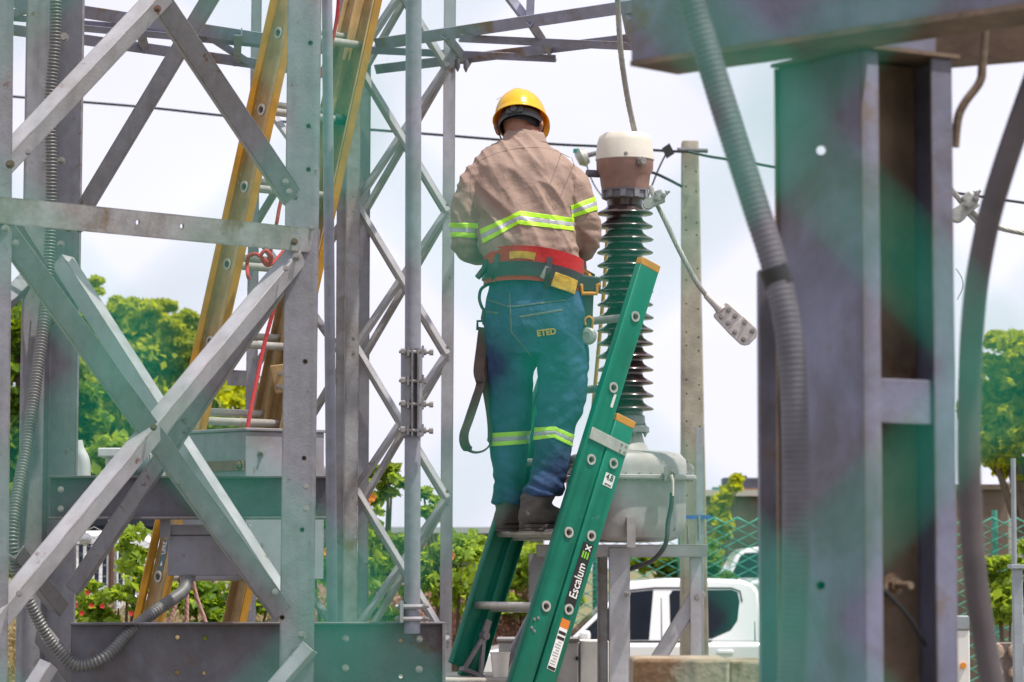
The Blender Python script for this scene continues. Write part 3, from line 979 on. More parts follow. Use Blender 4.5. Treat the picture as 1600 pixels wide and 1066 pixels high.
# ------------------------------------------------------------------ white control cabinet behind the ladder, cup
CABW = mat('cabinet_white_paint', (0.52, 0.50, 0.47), 0.5, 0, 0.12, 10, rust=0.12, rust_scale=14, streak=0.3, bump=.05)
Yc = 12.75
CB = thing('control_cabinet', (xm(860, Yc), Yc + .15, plz), 'pale grey metal control cabinet behind the green ladder', 'cabinet')
zc = P(860, 1003, Yc).z
part('door', MB().abox(xm(779, Yc), xm(903, Yc), Yc - .03, Yc - .004, plz, zc), CABW, CB, bevel=.004)
part('side_panel', MB().abox(xm(906, Yc), xm(951, Yc), Yc - .02, Yc + .28, plz, zc + .004), CABW, CB, bevel=.004)
part('body', MB().abox(xm(779, Yc), xm(905.5, Yc), Yc, Yc + .28, plz, zc - .004), CABW, CB)
part('lid', MB().abox(xm(776, Yc), xm(905, Yc), Yc - .05, Yc + .29, zc, zc + .014), STEEL_RUSTY, CB, bevel=.003)
part('latch', MB().abox(xm(899, Yc), xm(903, Yc), Yc - .045, Yc - .03, zc - .075, zc - .06), BLACKC, CB)
CUPM = mat('white_cup_plastic', (0.75, 0.70, 0.64), 0.45, 0, 0.05)
cc = P(781, 1062, 11.75)
cb = MB()
cb.lathe((cc.x, 12.0, plz_hi), [(.028, 0.001), (.0385, .092), (.0405, .094), (.0405, .098), (.0375, .098), (.027, .004)], 28)
solo('plastic_cup', cb, CUPM, 'small white disposable cup on the plinth beside the ladder foot', 'cup')

# ================================================================== ladders
ALU = mat('ladder_aluminium', (0.48, 0.46, 0.42), 0.42, 0.45, 0.15, 30, streak=0.2, bump=.05)
GREENF = mat('green_fibreglass', (0.003, 0.150, 0.092), 0.42, 0, 0.18, 6, spec=.3, rust=.2, rust_scale=22, rust_col=(0.035, 0.20, 0.14), streak=0.2, dark=(0.01, 0.09, 0.065), bump=.03)
YELF = mat('weathered_yellow_fibreglass', (0.36, 0.245, 0.105), 0.6, 0, 0.25, 12, rust=0.3, rust_scale=10, rust_col=(0.30, 0.24, 0.16), streak=0.7, grime=.8, dark=(0.20, 0.13, 0.06), bump=.1)
YELB = mat('bright_yellow_edge', (0.42, 0.21, 0.02), 0.5, 0, 0.2, 14, streak=0.3, dark=(0.2, 0.12, 0.04))
ORNG = mat('orange_cap_plastic', (0.55, 0.23, 0.015), 0.5, 0, 0.2, 20)
DARKP = mat('black_plastic', (0.02, 0.02, 0.022), 0.5, 0, 0.2, 20)


def ladder_section(parent, o, a, r, nrm, wid, rail, web, flange, s0, s1, s_rungs, railmat, rung_r=.0165, t=.006, flatk=0.85, holes=True, flip=1, near0=None):
    """o: point on near rail, a: rail axis, r: rung direction (near->far), nrm: climbing-side normal"""
    o, a, r, nrm = Vector(o), Vector(a).normalized(), Vector(r).normalized(), Vector(nrm).normalized()
    far = o + r * wid
    objs = []
    for k, (q, inward) in enumerate(((o, r), (far, -r))):
        c = q - nrm * (web / 2)
        s00 = s0 if (k or near0 is None) else near0
        ob = part('rail', MB().sweep(Cp(web, flange, t), c + a * s00, c + a * s1, nrm, inward * flip), railmat, parent, bevel=.0022)
        if holes:
            ct = MB()
            for s in s_rungs:
                if s0 + .05 < s < s1 - .03:
                    ct.cyl(q + a * s - r * .03, q + a * s + r * .03, rung_r * .86, 16)
            cut(ob, ct)
        objs.append(ob)
    for s in s_rungs:
        if not (s0 + .05 < s < s1 - .03): continue
        p0, p1 = o + a * s - r * .004, far + a * s + r * .004
        # hollow rung with a flared collar at each end
        part('rung', hollow(p0, p1, rung_r, rung_r * .8, nrm, a), ALU, parent)
        for q, d in ((o + a * s, -r), (far + a * s, r)):
            part('rung_collar', MB().ring(q + d * .0025, r, rung_r * .82, rung_r * 1.28, .007, 20), ALU, parent)
    return objs


def hollow(p0, p1, ro, ri, u, v):
    """open tube; flat tread on the climbing face (a D section)"""
    b = MB()
    n = 18
    vs = []
    for p in (p0, p1):
        for rr in (ro, ri):
            for j in range(n):
                an = 2 * math.pi * j / n
                cu, cv = math.cos(an), math.sin(an)
                cv = min(cv, .72)
                vs.append(Vector(p) + Vector(u) * (cu * rr) + Vector(v) * (cv * rr))
    fs = []
    for j in range(n):
        k = (j + 1) % n
        fs.append((j, k, 2 * n + k, 2 * n + j))
        fs.append((n + j, 3 * n + j, 3 * n + k, n + k))
        fs.append((j, n + j, n + k, k))
        fs.append((2 * n + j, 2 * n + k, 3 * n + k, 3 * n + j))
    return b.add(vs, fs)


# --- green two-part ladder
ga = Vector((0.313, 0.20, 1.0)).normalized()
gr = Vector((-0.60, 0.80, 0)).normalized()
gn = ga.cross(gr).normalized()
if gn.x > 0: gn = -gn
GO = P(888, 832, 11.82)
GL = thing('green_ladder', P(770, 1058, 11.95), 'green fibreglass two-section ladder under the worker, leaning to the right', 'ladder')
rs_ = [k * .302 for k in range(-4, 8)]
s_top = (P(1016, 418, 12.1).z - GO.z) / ga.z
s_bot = (plz_hi + .03 - GO.z) / ga.z
s_low = (plz + .03 - GO.z) / ga.z
ladder_section(GL, GO, ga, gr, gn, .45, None, .098, .034, s_bot + .012, s_top, rs_, GREENF, near0=s_low)
BO = GO - gn * .104 - gr * .003 + Vector((.0, 0, -.004))
s_bt = (P(968, 660, 12.0).z - BO.z) / ga.z
ladder_section(GL, BO, ga, gr, gn, .52, None, .098, .034, s_bot, s_bt, [k * .302 + .029 for k in range(-4, 3)], GREENF, near0=s_low)
# end caps, bracket
for (o, st, w) in ((GO, s_top, .45), (BO, s_bt, .52)):
    for q, d in ((o, gr), (o + gr * w, -gr)):
        part('end_cap', MB().box(q + ga * (st + .003) + d * .017, gn * .0495, d * .0185, ga * .016), ORNG, GL, bevel=.004)
for q, d in ((GO, gr), (GO + gr * .45, -gr)):
    c = q + ga * ((P(950, 684, 12).z - GO.z) / ga.z) - gn * .055 - d * .005
    br = part('lock_bracket', MB().box(c, gn * .098, d * .003, ga * .024), ALU, GL, bevel=.002)
    for (i, j) in ((-.085, .012), (-.085, -.012), (-.062, .012), (-.062, -.012)):
        inst('rivet', BOLT_F, orient(c + gn * i + ga * j - d * .002, -d, s=.42), GL)
# rivets on fly rail
for (hx, hy) in ((842, 968), (848, 972), (836, 985), (842, 988), ):
    s = (P(hx, hy, 11.8).z - GO.z) / ga.z
    inst('rivet', BOLT_F, orient(GO + ga * s - gr * .001 + gn * (.018 if hx % 4 else .034), -gr, s=.42), GL)
# shoe of the far rail
fo = BO + gr * .47
sf = s_bot + .02
SHOE = mat('shoe_cast_alloy', (0.23, 0.21, 0.22), 0.55, 0.4, 0.2, 30)
c = fo - gr * .06 + gn * .056
sh = MB()
pA = c + ga * (s_bot + .16)
for sx in (-1, 1):
    pB = c + ga * (s_bot + .0) + gn * (.045 * sx)
    dirn = (pB - pA).normalized()
    sh.box((pA + pB) / 2, (pB - pA) / 2, dirn.cross(gr).normalized() * .008, gr * .006)
sh.box(c + ga * (s_bot + .006), gn * .055, gr * .014, ga * .008)
sh.box(c + ga * (s_bot + .18), gn * .014, gr * .005, ga * .045)
sh.cyl(pA - gr * .02, pA + gr * .012, .016, 14)
part('ladder_shoe', sh, SHOE, GL)
cn_ = BO + gn * .056 + gr * .03
part('ladder_shoe', MB().box(cn_ + ga * (s_low + .01), gn * .055, gr * .02, ga * .01).box(cn_ + ga * (s_low + .09), gn * .02, gr * .006, ga * .08), SHOE, GL)

# labels on the base rail
LBLK = mat('label_black', (0.012, 0.012, 0.013), 0.4, 0, 0.1)
LWHT = mat('label_white', (0.72, 0.70, 0.68), 0.5, 0, 0.05)
LGRN = mat('label_lime', (0.20, 0.50, 0.03), 0.5, 0, 0.05)
LGRY0 = mat('label_grey_print', (0.30, 0.30, 0.30), 0.5, 0, 0.05)
LORG = mat('label_orange', (0.62, 0.17, 0.02), 0.5, 0, 0.05)


def text_part(txt, size, mtx, m, parent, name, bold=0.0, sx=1.0, extrude=.0004):
    cu = bpy.data.curves.new('txt', 'FONT')
    cu.body = txt
    cu.size = size
    cu.align_x = 'CENTER'
    cu.align_y = 'CENTER'
    cu.offset = bold
    cu.extrude = extrude
    cu.resolution_u = 3
    to = bpy.data.objects.new('txt', cu)
    COL.objects.link(to)
    dg = bpy.context.evaluated_depsgraph_get()
    me = bpy.data.meshes.new_from_object(to.evaluated_get(dg))
    bpy.data.objects.remove(to)
    me.materials.clear()
    me.materials.append(m)
    o = inst(name, me, mtx @ Matrix.Diagonal((sx, 1, 1, 1)), parent)
    return o


def face_mtx(p, xdir, ndir):
    x = Vector(xdir).normalized()
    z = Vector(ndir).normalized()
    y = z.cross(x).normalized()
    return Matrix.Translation(p) @ Matrix((x, y, z)).transposed().to_4x4()


def on_base(py, off=0, lift=.0012):
    s = (P(900, py, 11.9).z - BO.z) / ga.z
    return BO + ga * s + gn * off - gr * lift


c = on_base(898)
part('brand_label', MB().box(c, ga * .128, gn * .026, gr * .0006), LBLK, GL)
text_part('Escalum', .056, face_mtx(on_base(907, -.002, .0024), ga, -gr), LWHT, GL, 'label_lettering', bold=.0006, sx=.80)
for dx in (-.0125, 0, .0125):
    part('label_stripe', MB().box(on_base(867.5, dx, .0024), ga * .0135, gn * .0036, gr * .0005), LGRN, GL)
text_part('x', .056, face_mtx(on_base(856, -.0, .0024), ga, -gr), LWHT, GL, 'label_lettering', bold=.0006, sx=.85)
c = on_base(750, -.004)
part('size_label', MB().box(c, ga * .026, gn * .024, gr * .0006), LWHT, GL)
xr = (-gn + ga * .32).normalized()
xr = -gn
text_part('4.8', .034, face_mtx(on_base(746, -.004, .0024), xr, -gr), LBLK, GL, 'label_lettering', bold=.0008, sx=.85)
text_part('METROS', .009, face_mtx(on_base(757, -.004, .0024), xr, -gr), LBLK, GL, 'label_lettering', bold=.0002)
c = on_base(974, -.004)
part('warning_label', MB().box(c, ga * .018, gn * .021, gr * .0006), LORG, GL)
c = on_base(1013, -.004)
part('instruction_label', MB().box(c, ga * .085, gn * .020, gr * .0006), LWHT, GL)
for yy in (988, 996, 1042):
    part('label_print', MB().box(on_base(yy, -.004, .0024), ga * .006, gn * .018, gr * .0004), LBLK, GL)
for k in range(9):
    part('label_print', MB().box(on_base(1002 + k * 4.2, -.002 if k % 3 else -.006, .0024), ga * .0016, gn * (.014 if k % 3 else .009), gr * .0004), LGRY0, GL)
c = GO + ga * ((P(950, 625, 12).z - GO.z) / ga.z) - gn * .02 - gr * .001
part('stripe_label', MB().box(c, ga * .028, gn * .006, gr * .0006), LWHT, GL)

# --- yellow ladder behind the near tower
ya = Vector((0.213, 0.0, 1.0)).normalized()
yr = Vector((0.74, 0.67, 0)).normalized()
yn = ya.cross(yr).normalized()
if yn.y > 0: yn = -yn
YO = P(356, 413, 12.0)
YL = thing('yellow_ladder', Vector((YO.x - .6, YO.y, 0)), 'weathered yellow fibreglass extension ladder leaning behind the near tower', 'ladder')
s_lo = -YO.z / ya.z
s_hi = (P(500, -60, 12).z - YO.z) / ya.z
ladder_section(YL, YO, ya, yr, yn, .43, None, .098, .036, s_lo, s_hi, [k * .314 for k in range(-12, 6)], YELF, rung_r=.0185)
YO2 = YO - yn * .075 + yr * .030 + ya * .03
ladder_section(YL, YO2, ya, yr, yn, .370, None, .080, .030, (P(330, 690, 12).z - YO.z) / ya.z, s_hi, [k * .314 for k in range(-3, 6)], YELF, rung_r=.0175)
yf = YO + yr * .43 - yr * .006 + yn * .0515
part('edge_strip', MB().sweep([(-.024, -.002), (.012, -.002), (.012, .003), (-.024, .003)], yf + ya * s_lo, yf + ya * s_hi, yr, yn), YELB, YL)
part('rail_lip', MB().sweep([(-.040, -.006), (-.002, -.006), (-.002, 0), (-.040, 0)], YO - yn * .046 + ya * s_lo, YO - yn * .046 + ya * s_hi, yr, yn), YELB, YL)
yf2 = YO + yn * .0515 + yr * .014
part('edge_strip', MB().sweep([(-.016, -.002), (.018, -.002), (.018, .003), (-.016, .003)], yf2 + ya * s_lo, yf2 + ya * s_hi, yr, yn), YELB, YL)
# dark rung sleeve and lock
sl_ = 2 * .314
part('rung_sleeve', MB().cyl(YO + ya * sl_ + yr * .36, YO + ya * sl_ + yr * .415, .022, 16), DARKP, YL)
c = P(438, 592, 11.98)
part('rung_lock', MB().box(c, Vector((.030, 0, .004)), (0, .01, 0), Vector((-.012, 0, .055))), YELF, YL, bevel=.004)
for (i, j) in ((0, .02), (-.008, -.03), (.012, -.034)):
    inst('rivet', BOLT_F, orient(c + Vector((i, -.011, j)), (0, -1, 0), s=.6), YL)
# maker's label on the lower rail
LGRY = mat('label_slate', (0.10, 0.16, 0.17), 0.6, 0, 0.2, 20)


def on_yel(py, lift=.0012):
    s = (P(250, py, 12.0).z - YO.z) / ya.z
    return YO + ya * s - yr * lift


part('brand_label', MB().box(on_yel(868), ya * .062, yn * .017, yr * .0006), LGRY, YL)
text_part('ACUPRE', .034, face_mtx(on_yel(862, .0022), ya, -yr), LWHT, YL, 'label_lettering', bold=.0004, sx=.62)
part('label_arrow', MB().add([on_yel(884, .0022) + yn * .008, on_yel(884, .0022) - yn * .008, on_yel(876, .0022)], [(0, 1, 2)]), LWHT, YL)

# ropes
def rope_mat(name, c1, c2):
    m = mat(name, c1, 0.85, 0, 0.15, 40, bump=.3)
    nt = m.node_tree
    w = nt.nodes.new('ShaderNodeTexWave')
    w.inputs['Scale'].default_value = 28
    w.bands_direction = 'DIAGONAL'
    g = nt.nodes.new('ShaderNodeNewGeometry')
    nt.links.new(g.outputs['Position'], w.inputs['Vector'])
    mxn = nt.nodes.new('ShaderNodeMixRGB')
    mxn.inputs[1].default_value = (*c1, 1)
    mxn.inputs[2].default_value = (*c2, 1)
    nt.links.new(w.outputs['Fac'], mxn.inputs[0])
    nt.links.new(mxn.outputs[0], nt.nodes['Principled BSDF'].inputs['Base Color'])
    return m


REDR = rope_mat('red_rope', (0.50, 0.03, 0.04), (0.36, 0.05, 0.05))
PALR = rope_mat('pale_rope_red_thread', (0.50, 0.36, 0.30), (0.42, 0.16, 0.14))
rp = MB()
rp.tube(spline([P(530, -20, 11.75), P(520, 60, 11.78), P(470, 200, 11.8), P(440, 310, 11.8), P(432, 350, 11.8), P(421, 400, 11.85), P(417, 415, 11.85)], 6), .0075, 10)
solo('red_rope', rp, REDR, 'red rope hanging down beside the right rail of the yellow ladder', 'rope', angle=80)
rp = MB()
rp.tube(spline([P(390, 400, 11.85), P(400, 397, 11.83), P(412, 405, 11.82), P(421, 412, 11.83), P(424, 400, 11.8), P(415, 392, 11.8), P(408, 400, 11.8), P(416, 414, 11.83), P(428, 410, 11.85), P(445, 390, 11.9)], 6), .0075, 10)
rp.tube(spline([P(389, 399, 11.85), P(386, 412, 11.95), P(387, 428, 11.9), P(389, 436, 11.9)], 6), .0075, 10)
solo('knotted_rope', rp, REDR, 'short red rope knotted round a yellow ladder rung', 'rope', angle=80)
solo('red_rope', MB().tube(spline([P(449, 400, 11.84), P(440, 440, 11.84), P(415, 530, 11.84), P(400, 600, 11.8), P(387, 668, 11.75), P(383, 720, 11.75)], 6), .0082, 10), REDR, 'red rope slanting from the ladder down to the grey cabinet top', 'rope', angle=80)
sr = -4 * .314
rc = YO + ya * sr + yr * .14
PR = thing('coiled_rope', rc, 'pale rope with red threads looped over the lowest visible ladder rung', 'rope')
for k, (dx, ln) in enumerate(((-.03, .2), (0, .2), (.035, .2))):
    part('strand', MB().tube(spline([rc + yr * (dx * .4) + Vector((.005, .03, .0)), rc + yr * (dx * .5) + Vector((0, 0, .034)), rc + yr * (dx * .7) + Vector((0, -.032, .0)), rc + yr * dx + Vector((-.01 * (1 - k), -.03, -.08)), rc + yr * (dx * 1.6) + Vector((-.035 * (1 - k), -.03, -ln)),
                                  rc + yr * (dx * 1.7) + Vector((-.05 * (1 - k), -.03, -ln - .1))], 6), .0085, 8), PALR, PR, angle=80)
part('wrap', MB().tube(spline([rc + yr * (.006 * j) + Vector((0, -.028 * math.cos(j * 1.2), .030 * math.sin(j * 1.2))) for j in range(-6, 8)], 4), .008, 8), PALR, PR, angle=80)

# ================================================================== grey cabinets on the tower channel
def prism(parent, name, pts, z0, z1, m, bevel=.003):
    n = len(pts)
    return part(name, MB().sweep([(0, 0)] * 0 + [(p[0], p[1]) for p in pts], (0, 0, z0), (0, 0, z1), (1, 0, 0), (0, 1, 0)), m, parent, bevel=bevel)


bx = lambda px, Y: P(px, 880, Y).x
zA, zB = P(383, 906, 11.1).z, P(383, 668, 11.1).z
GB = thing('grey_junction_cabinet', (bx(400, 11.2), 11.3, zA), 'rust-stained grey steel cabinet sitting behind the tower channel', 'cabinet')
corner, lft, rgt = (bx(383, 11.12), 11.12), (bx(284, 11.42), 11.42), (bx(506, 11.3), 11.3)
bk = (lft[0] + rgt[0] - corner[0], lft[1] + rgt[1] - corner[1])
prism(GB, 'body', [corner, rgt, bk, lft], zA, zB - .012, BOXGREY)
ex = lambda p, k: (corner[0] + (p[0] - corner[0]) * k, corner[1] + (p[1] - corner[1]) * k)
cen = Vector(((lft[0] + rgt[0]) / 2, (lft[1] + rgt[1]) / 2, 0))
big = [tuple((Vector((p[0], p[1], 0)) - cen) * 1.04 + cen)[:2] for p in (corner, rgt, bk, lft)]
prism(GB, 'lid', big, zB - .0118, zB, BOXGREY)
fr = Vector((lft[0] - corner[0], lft[1] - corner[1], 0)).normalized()
nb = Vector((fr.y, -fr.x, 0))
if nb.y > 0: nb = -nb
c = P(345, 728, 11.2)
part('rusty_bar', MB().box(Vector((corner[0], corner[1], c.z)) + fr * .12 + nb * .008, fr * .115, nb * .006, (0, 0, .018)), RUSTBAR, GB)
bolt(GB, Vector((corner[0], corner[1], c.z)) + fr * .012 + nb * .016, nb, 1.4, BOLT_R)
rg = Vector((rgt[0] - corner[0], rgt[1] - corner[1], 0)).normalized()
nr = Vector((rg.y, -rg.x, 0))
if nr.y > 0: nr = -nr
for py in (708, 854):
    z = P(408, py, 11.15).z
    bolt(GB, Vector((corner[0], corner[1], z)) + rg * .062 + nr * .001, nr, 1.0)
zA2, zB2 = P(320, 900, 10.9).z, P(320, 814, 10.9).z
SB = thing('terminal_box', (bx(320, 11.0), 11.0, zA2), 'small grey terminal box hung below the channel, conduit leaving its bottom', 'box')
part('body', MB().abox(bx(262, 10.98), bx(384, 10.98), 10.98, 11.1, zA2, zB2 - .05), BOXGREY, SB, bevel=.004)
part('cover_flange', MB().abox(bx(256, 10.97), bx(388, 10.97), 10.965, 11.1, zB2 - .049, zB2 - .012), BOXGREY, SB, bevel=.004)
part('hanger', MB().abox(bx(250, 10.96), bx(266, 10.96), 10.95, 10.963, zB2 - .06, zB2 + .03), BOXGREY, SB)
pg = P(292, 900, 10.98)
part('conduit_gland', MB().cyl(pg + Vector((0, .04, -.02)), pg + Vector((0, .04, .012)), .028, 12), STEEL, SB)

# ================================================================== conductors and clamps
WIREM = mat('aluminium_conductor', (0.30, 0.29, 0.27), 0.5, 0.3, 0.2, 40)


def stranded(pts, r, k=7, lay=.16, seg=6):
    """stranded conductor: k helical wires round a path"""
    sp = spline(pts, 10)
    b = MB()
    up = None
    fr_, s = [], 0
    for i in range(len(sp)):
        t = (sp[min(i + 1, len(sp) - 1)] - sp[max(i - 1, 0)]).normalized()
        if up is None: up = t.orthogonal().normalized()
        else: up = (up - t * up.dot(t)).normalized()
        if i: s += (sp[i] - sp[i - 1]).length
        fr_.append((sp[i], up.copy(), t.cross(up), s))
    # resample finely
    fine = []
    for (p, u, w, s0), (p2, u2, w2, s2) in zip(fr_, fr_[1:]):
        m = max(1, int((s2 - s0) / .012))
        for j in range(m):
            f = j / m
            fine.append((p.lerp(p2, f), u.lerp(u2, f).normalized(), w.lerp(w2, f).normalized(), s0 + (s2 - s0) * f))
    fine.append(fr_[-1])
    for q in range(k):
        b.tube([p + (u * math.cos(2 * math.pi * (q / k + s / lay)) + w * math.sin(2 * math.pi * (q / k + s / lay))) * (r * .62) for p, u, w, s in fine], r * .42, seg, caps=False)
    return b


solo('dropper_conductor', stranded([P(962, -60, 12.1), P(965, 0, 12.15), P(970, 80, 12.2), P(980, 150, 12.28), P(992, 208, 12.35)], .0115), WIREM, 'stranded conductor dropping from the truss into the white transformer cap', 'cable')
solo('jumper_conductor', stranded([P(1016, 292, 12.2), P(1024, 312, 12.17), P(1037, 340, 12.15), P(1062, 392, 12.12), P(1088, 440, 12.1), P(1106, 464, 12.1)], .0105), WIREM, 'stranded jumper cable dangling from the clamp beside the transformer head', 'cable')
GALV = mat('cast_clamp_alloy', (0.36, 0.37, 0.34), 0.55, 0.3, 0.25, 30, bump=.2)


def clamp(name, px, py, d, label, ring=False, ang=-.35):
    c = P(px, py, d)
    t = thing(name, c, label, 'clamp')
    ax = Vector((math.cos(ang), 0, math.sin(-ang)))
    pz = Vector((-ax.z, 0, ax.x))
    part('body', MB().box(c, ax * .030, (0, .02, 0), pz * .020).box(c + ax * .018 + pz * .012, ax * .016, (0, .024, 0), pz * .022).cyl(c - ax * .05, c - ax * .02, .016, 12), GALV, t, bevel=.004)
    part('jaw', MB().cyl(c - ax * .035 + Vector((0, -.0222, 0)), c - ax * .035 + Vector((0, .0222, 0)), .023, 14), GALV, t)
    for k in (-1, 1):
        bolt(t, c + ax * (.016 * k + .012) + Vector((0, -.024, .004)), (0, -1, 0), .8)
    bolt(t, c + ax * .045 + pz * .012, ax, .9)
    if ring:
        part('eye_bolt', MB().cyl(c - pz * .02 - ax * .01, c - pz * .055 - ax * .008, .006, 8), GALV, t)
        part('eye_ring', MB().ring(c - pz * .066 - ax * .008, (0, 1, 0), .0085, .0135, .008, 18), GALV, t)
    return t


clamp('line_clamp', 1026, 313, 12.12, 'cast metal line clamp beside the transformer head', ang=-.4)
clamp('line_clamp', 1511, 324, 9.0, 'cast hot-line clamp with hanging eye ring, right of the big column', ring=True, ang=-.7)
solo('line_conductor', stranded([P(1440, 240, 9.0), P(1492, 303, 9.0), P(1512, 326, 9.0), P(1540, 347, 9.0), P(1570, 358, 9.0), P(1640, 372, 9.0)], .0085), WIREM, 'stranded conductor held by the eye clamp at the right edge', 'cable')
pS = [P(1588, 361, 9.0), P(1640, 371, 9.0)]
# lug plate at the jumper end
LG = thing('cable_lug', P(1150, 508, 12.1), 'flat bolted connector plate at the dangling jumper end', 'connector')
c0, c1 = P(1106, 464, 12.1), P(1178, 536, 12.1)
ax = (c1 - c0).normalized()
pz = Vector((-ax.z, 0, ax.x))
nv = Vector((0, -1, 0))
LUGM = mat('pale_lug_alloy', (0.46, 0.42, 0.40), 0.55, 0.25, 0.15, 40, rust=.12, rust_scale=30, bump=.08)
part('barrel', MB().tube([c0 - ax * .012, c0, c0 + ax * .05, c0 + ax * .075], [.013, .014, .017, .024], 14), LUGM, LG)
mb = MB()
mb.sweep([(.066, -.034), (.075, -.040), (.17, -.044), (.18, -.040), (.18, .040), (.17, .044), (.075, .040), (.066, .034)], c0 + Vector((0, .012, 0)), c0 + Vector((0, -.006, 0)), ax, pz)
part('pad', mb, LUGM, LG, bevel=.003)
mb = MB()
mb.sweep([(.152, -.046), (.225, -.044), (.24, -.036), (.25, -.02), (.25, .02), (.24, .036), (.225, .046), (.152, .046)], c0 + Vector((0, -.0065, 0)), c0 + Vector((0, -.020, 0)), ax, pz)
part('end_pad', mb, LUGM, LG, bevel=.004)
for (i, j, dz) in ((.095, -.02, .007), (.095, .02, .007), (.13, -.018, .007), (.13, .022, .007), (.175, -.026, .021), (.175, .028, .021), (.22, -.022, .021), (.22, .026, .021)):
    bolt(LG, c0 + ax * i + pz * j + Vector((0, -dz, 0)), (0, -1, 0), .75)
# yellow insulated stick behind the insulator
solo('hot_stick', MB().tube([P(957, 235, 12.75), P(944, 450, 12.72), P(925, 655, 12.7), P(868, 1066, 12.65), P(858, 1130, 12.65)], .0085, 10), YELB, 'thin yellow fibreglass stick standing behind the brown insulator', 'stick', angle=80)

# ================================================================== the worker
WD = 12.0
SHIRT = mat('khaki_shirt_cloth', (0.315, 0.222, 0.180), 0.85, 0, 0.12, 9, bump=.55, bump_scale=34, spec=.2)
LIME = mat('lime_reflective_tape', (0.42, 0.78, 0.02), 0.5, 0, 0.04)
SILV = mat('silver_reflective_tape', (0.40, 0.39, 0.42), 0.4, 0.2, 0.06, 40)
DENIM = mat('blue_denim', (0.036, 0.068, 0.142), 0.9, 0, 0.55, 9, streak=.4, dark=(0.08, 0.11, 0.16), bump=.6, bump_scale=40, spec=.15)
STITCH = mat('denim_stitching', (0.11, 0.105, 0.105), 0.8)
SKIN = mat('brown_skin', (0.30, 0.13, 0.085), 0.5, 0, 0.12, 20)
HAIR = mat('black_hair', (0.012, 0.010, 0.010), 0.7, 0, 0.3, 80, bump=.4, bump_scale=150)
BOOT = mat('worn_boot_leather', (0.075, 0.067, 0.058), 0.7, 0, 0.35, 15, bump=.3)
SOLE = mat('boot_sole_rubber', (0.05, 0.044, 0.037), 0.8)
REDB = mat('red_belt_cloth', (0.42, 0.010, 0.012), 0.8, 0, 0.2, 14, bump=.2)
BLKB = mat('black_leather_belt', (0.028, 0.030, 0.034), 0.55, 0, 0.3, 20, bump=.1)
YELL = mat('yellow_leather', (0.48, 0.30, 0.02), 0.6, 0, 0.4, 35, bump=.2)
STRAPB = mat('brown_leather_strap', (0.075, 0.055, 0.040), 0.7, 0, 0.4, 18, rust=.25, rust_col=(0.14, 0.09, 0.06), bump=.2)
TEAL = mat('dark_tool_nylon', (0.035, 0.05, 0.05), 0.6, 0, 0.3, 20)
HELM = mat('yellow_hard_hat', (0.85, 0.54, 0.010), 0.28, 0, 0.06, 8, coat=.3)
nt = HELM.node_tree
trn = nt.nodes.new('ShaderNodeBsdfTranslucent')
trn.inputs[0].default_value = (0.9, 0.36, 0.01, 1)
mxs = nt.nodes.new('ShaderNodeMixShader')
mxs.inputs[0].default_value = 0.28
nt.links.new(nt.nodes['Principled BSDF'].outputs[0], mxs.inputs[1])
nt.links.new(trn.outputs[0], mxs.inputs[2])
nt.links.new(mxs.outputs[0], nt.nodes['Material Output'].inputs[0])

yaw = R(-9)
UX = Vector((math.cos(yaw), math.sin(yaw), 0))
UY = Vector((-math.sin(yaw), math.cos(yaw), 0))


def loft(mb, secs, seg=28, sup=2.3, ux=UX, uy=UY):
    """secs: (px, py, dy, half-width px, half-depth m) horizontal sections"""
    rings = []
    for (px, py, dy, hw, hd) in secs:
        c = P(px, py, WD + dy)
        h = M(hw, WD)
        rg = []
        for j in range(seg):
            a = 2 * math.pi * j / seg
            k = (abs(math.cos(a)) ** sup + abs(math.sin(a)) ** sup) ** (-1 / sup)
            rg.append(c + ux * (math.cos(a) * h * k) + uy * (math.sin(a) * hd * k))
        rings.append(rg)
    n = len(rings)
    vs = [p for r_ in rings for p in r_]
    fs = [(i * seg + j, i * seg + (j + 1) % seg, (i + 1) * seg + (j + 1) % seg, (i + 1) * seg + j) for i in range(n - 1) for j in range(seg)]
    fs += [tuple(range(seg - 1, -1, -1)), tuple((n - 1) * seg + j for j in range(seg))]
    return mb.add(vs, fs)


def limb(mb, pts, seg=18, flat=None, n=5):
    """pts: (px, py, dy, r px)"""
    ps = [P(p[0], p[1], WD + p[2]) for p in pts]
    sp = spline(ps, n)
    rr = []
    for i in range(len(pts) - 1):
        for k in range(n):
            rr.append(M(pts[i][3] + (pts[i + 1][3] - pts[i][3]) * k / n, WD))
    rr.append(M(pts[-1][3], WD))
    return mb.tube(sp, rr, seg, flat=flat)


def remesh(mb, voxel, smooth=6, disp=None):
    me = mb.mesh('tmp', False)
    o = bpy.data.objects.new('tmp', me)
    COL.objects.link(o)
    m = o.modifiers.new('r', 'REMESH')
    m.mode = 'VOXEL'
    m.voxel_size = voxel
    s = o.modifiers.new('s', 'SMOOTH')
    s.factor = 0.5
    s.iterations = smooth
    dg = bpy.context.evaluated_depsgraph_get()
    ne = bpy.data.meshes.new_from_object(o.evaluated_get(dg))
    bpy.data.objects.remove(o)
    if disp:
        ne.update()
        co = np.empty(len(ne.vertices) * 3)
        no = np.empty(len(ne.vertices) * 3)
        ne.vertices.foreach_get('co', co)
        ne.vertices.foreach_get('normal', no)
        co = co.reshape(-1, 3)
        no = no.reshape(-1, 3)
        h = np.array([disp(Vector(c), Vector(q)) for c, q in zip(co, no)])
        co = co + no * h[:, None]
        ne.vertices.foreach_set('co', co.ravel())
        ne.update()
    shade(ne, 60)
    return ne


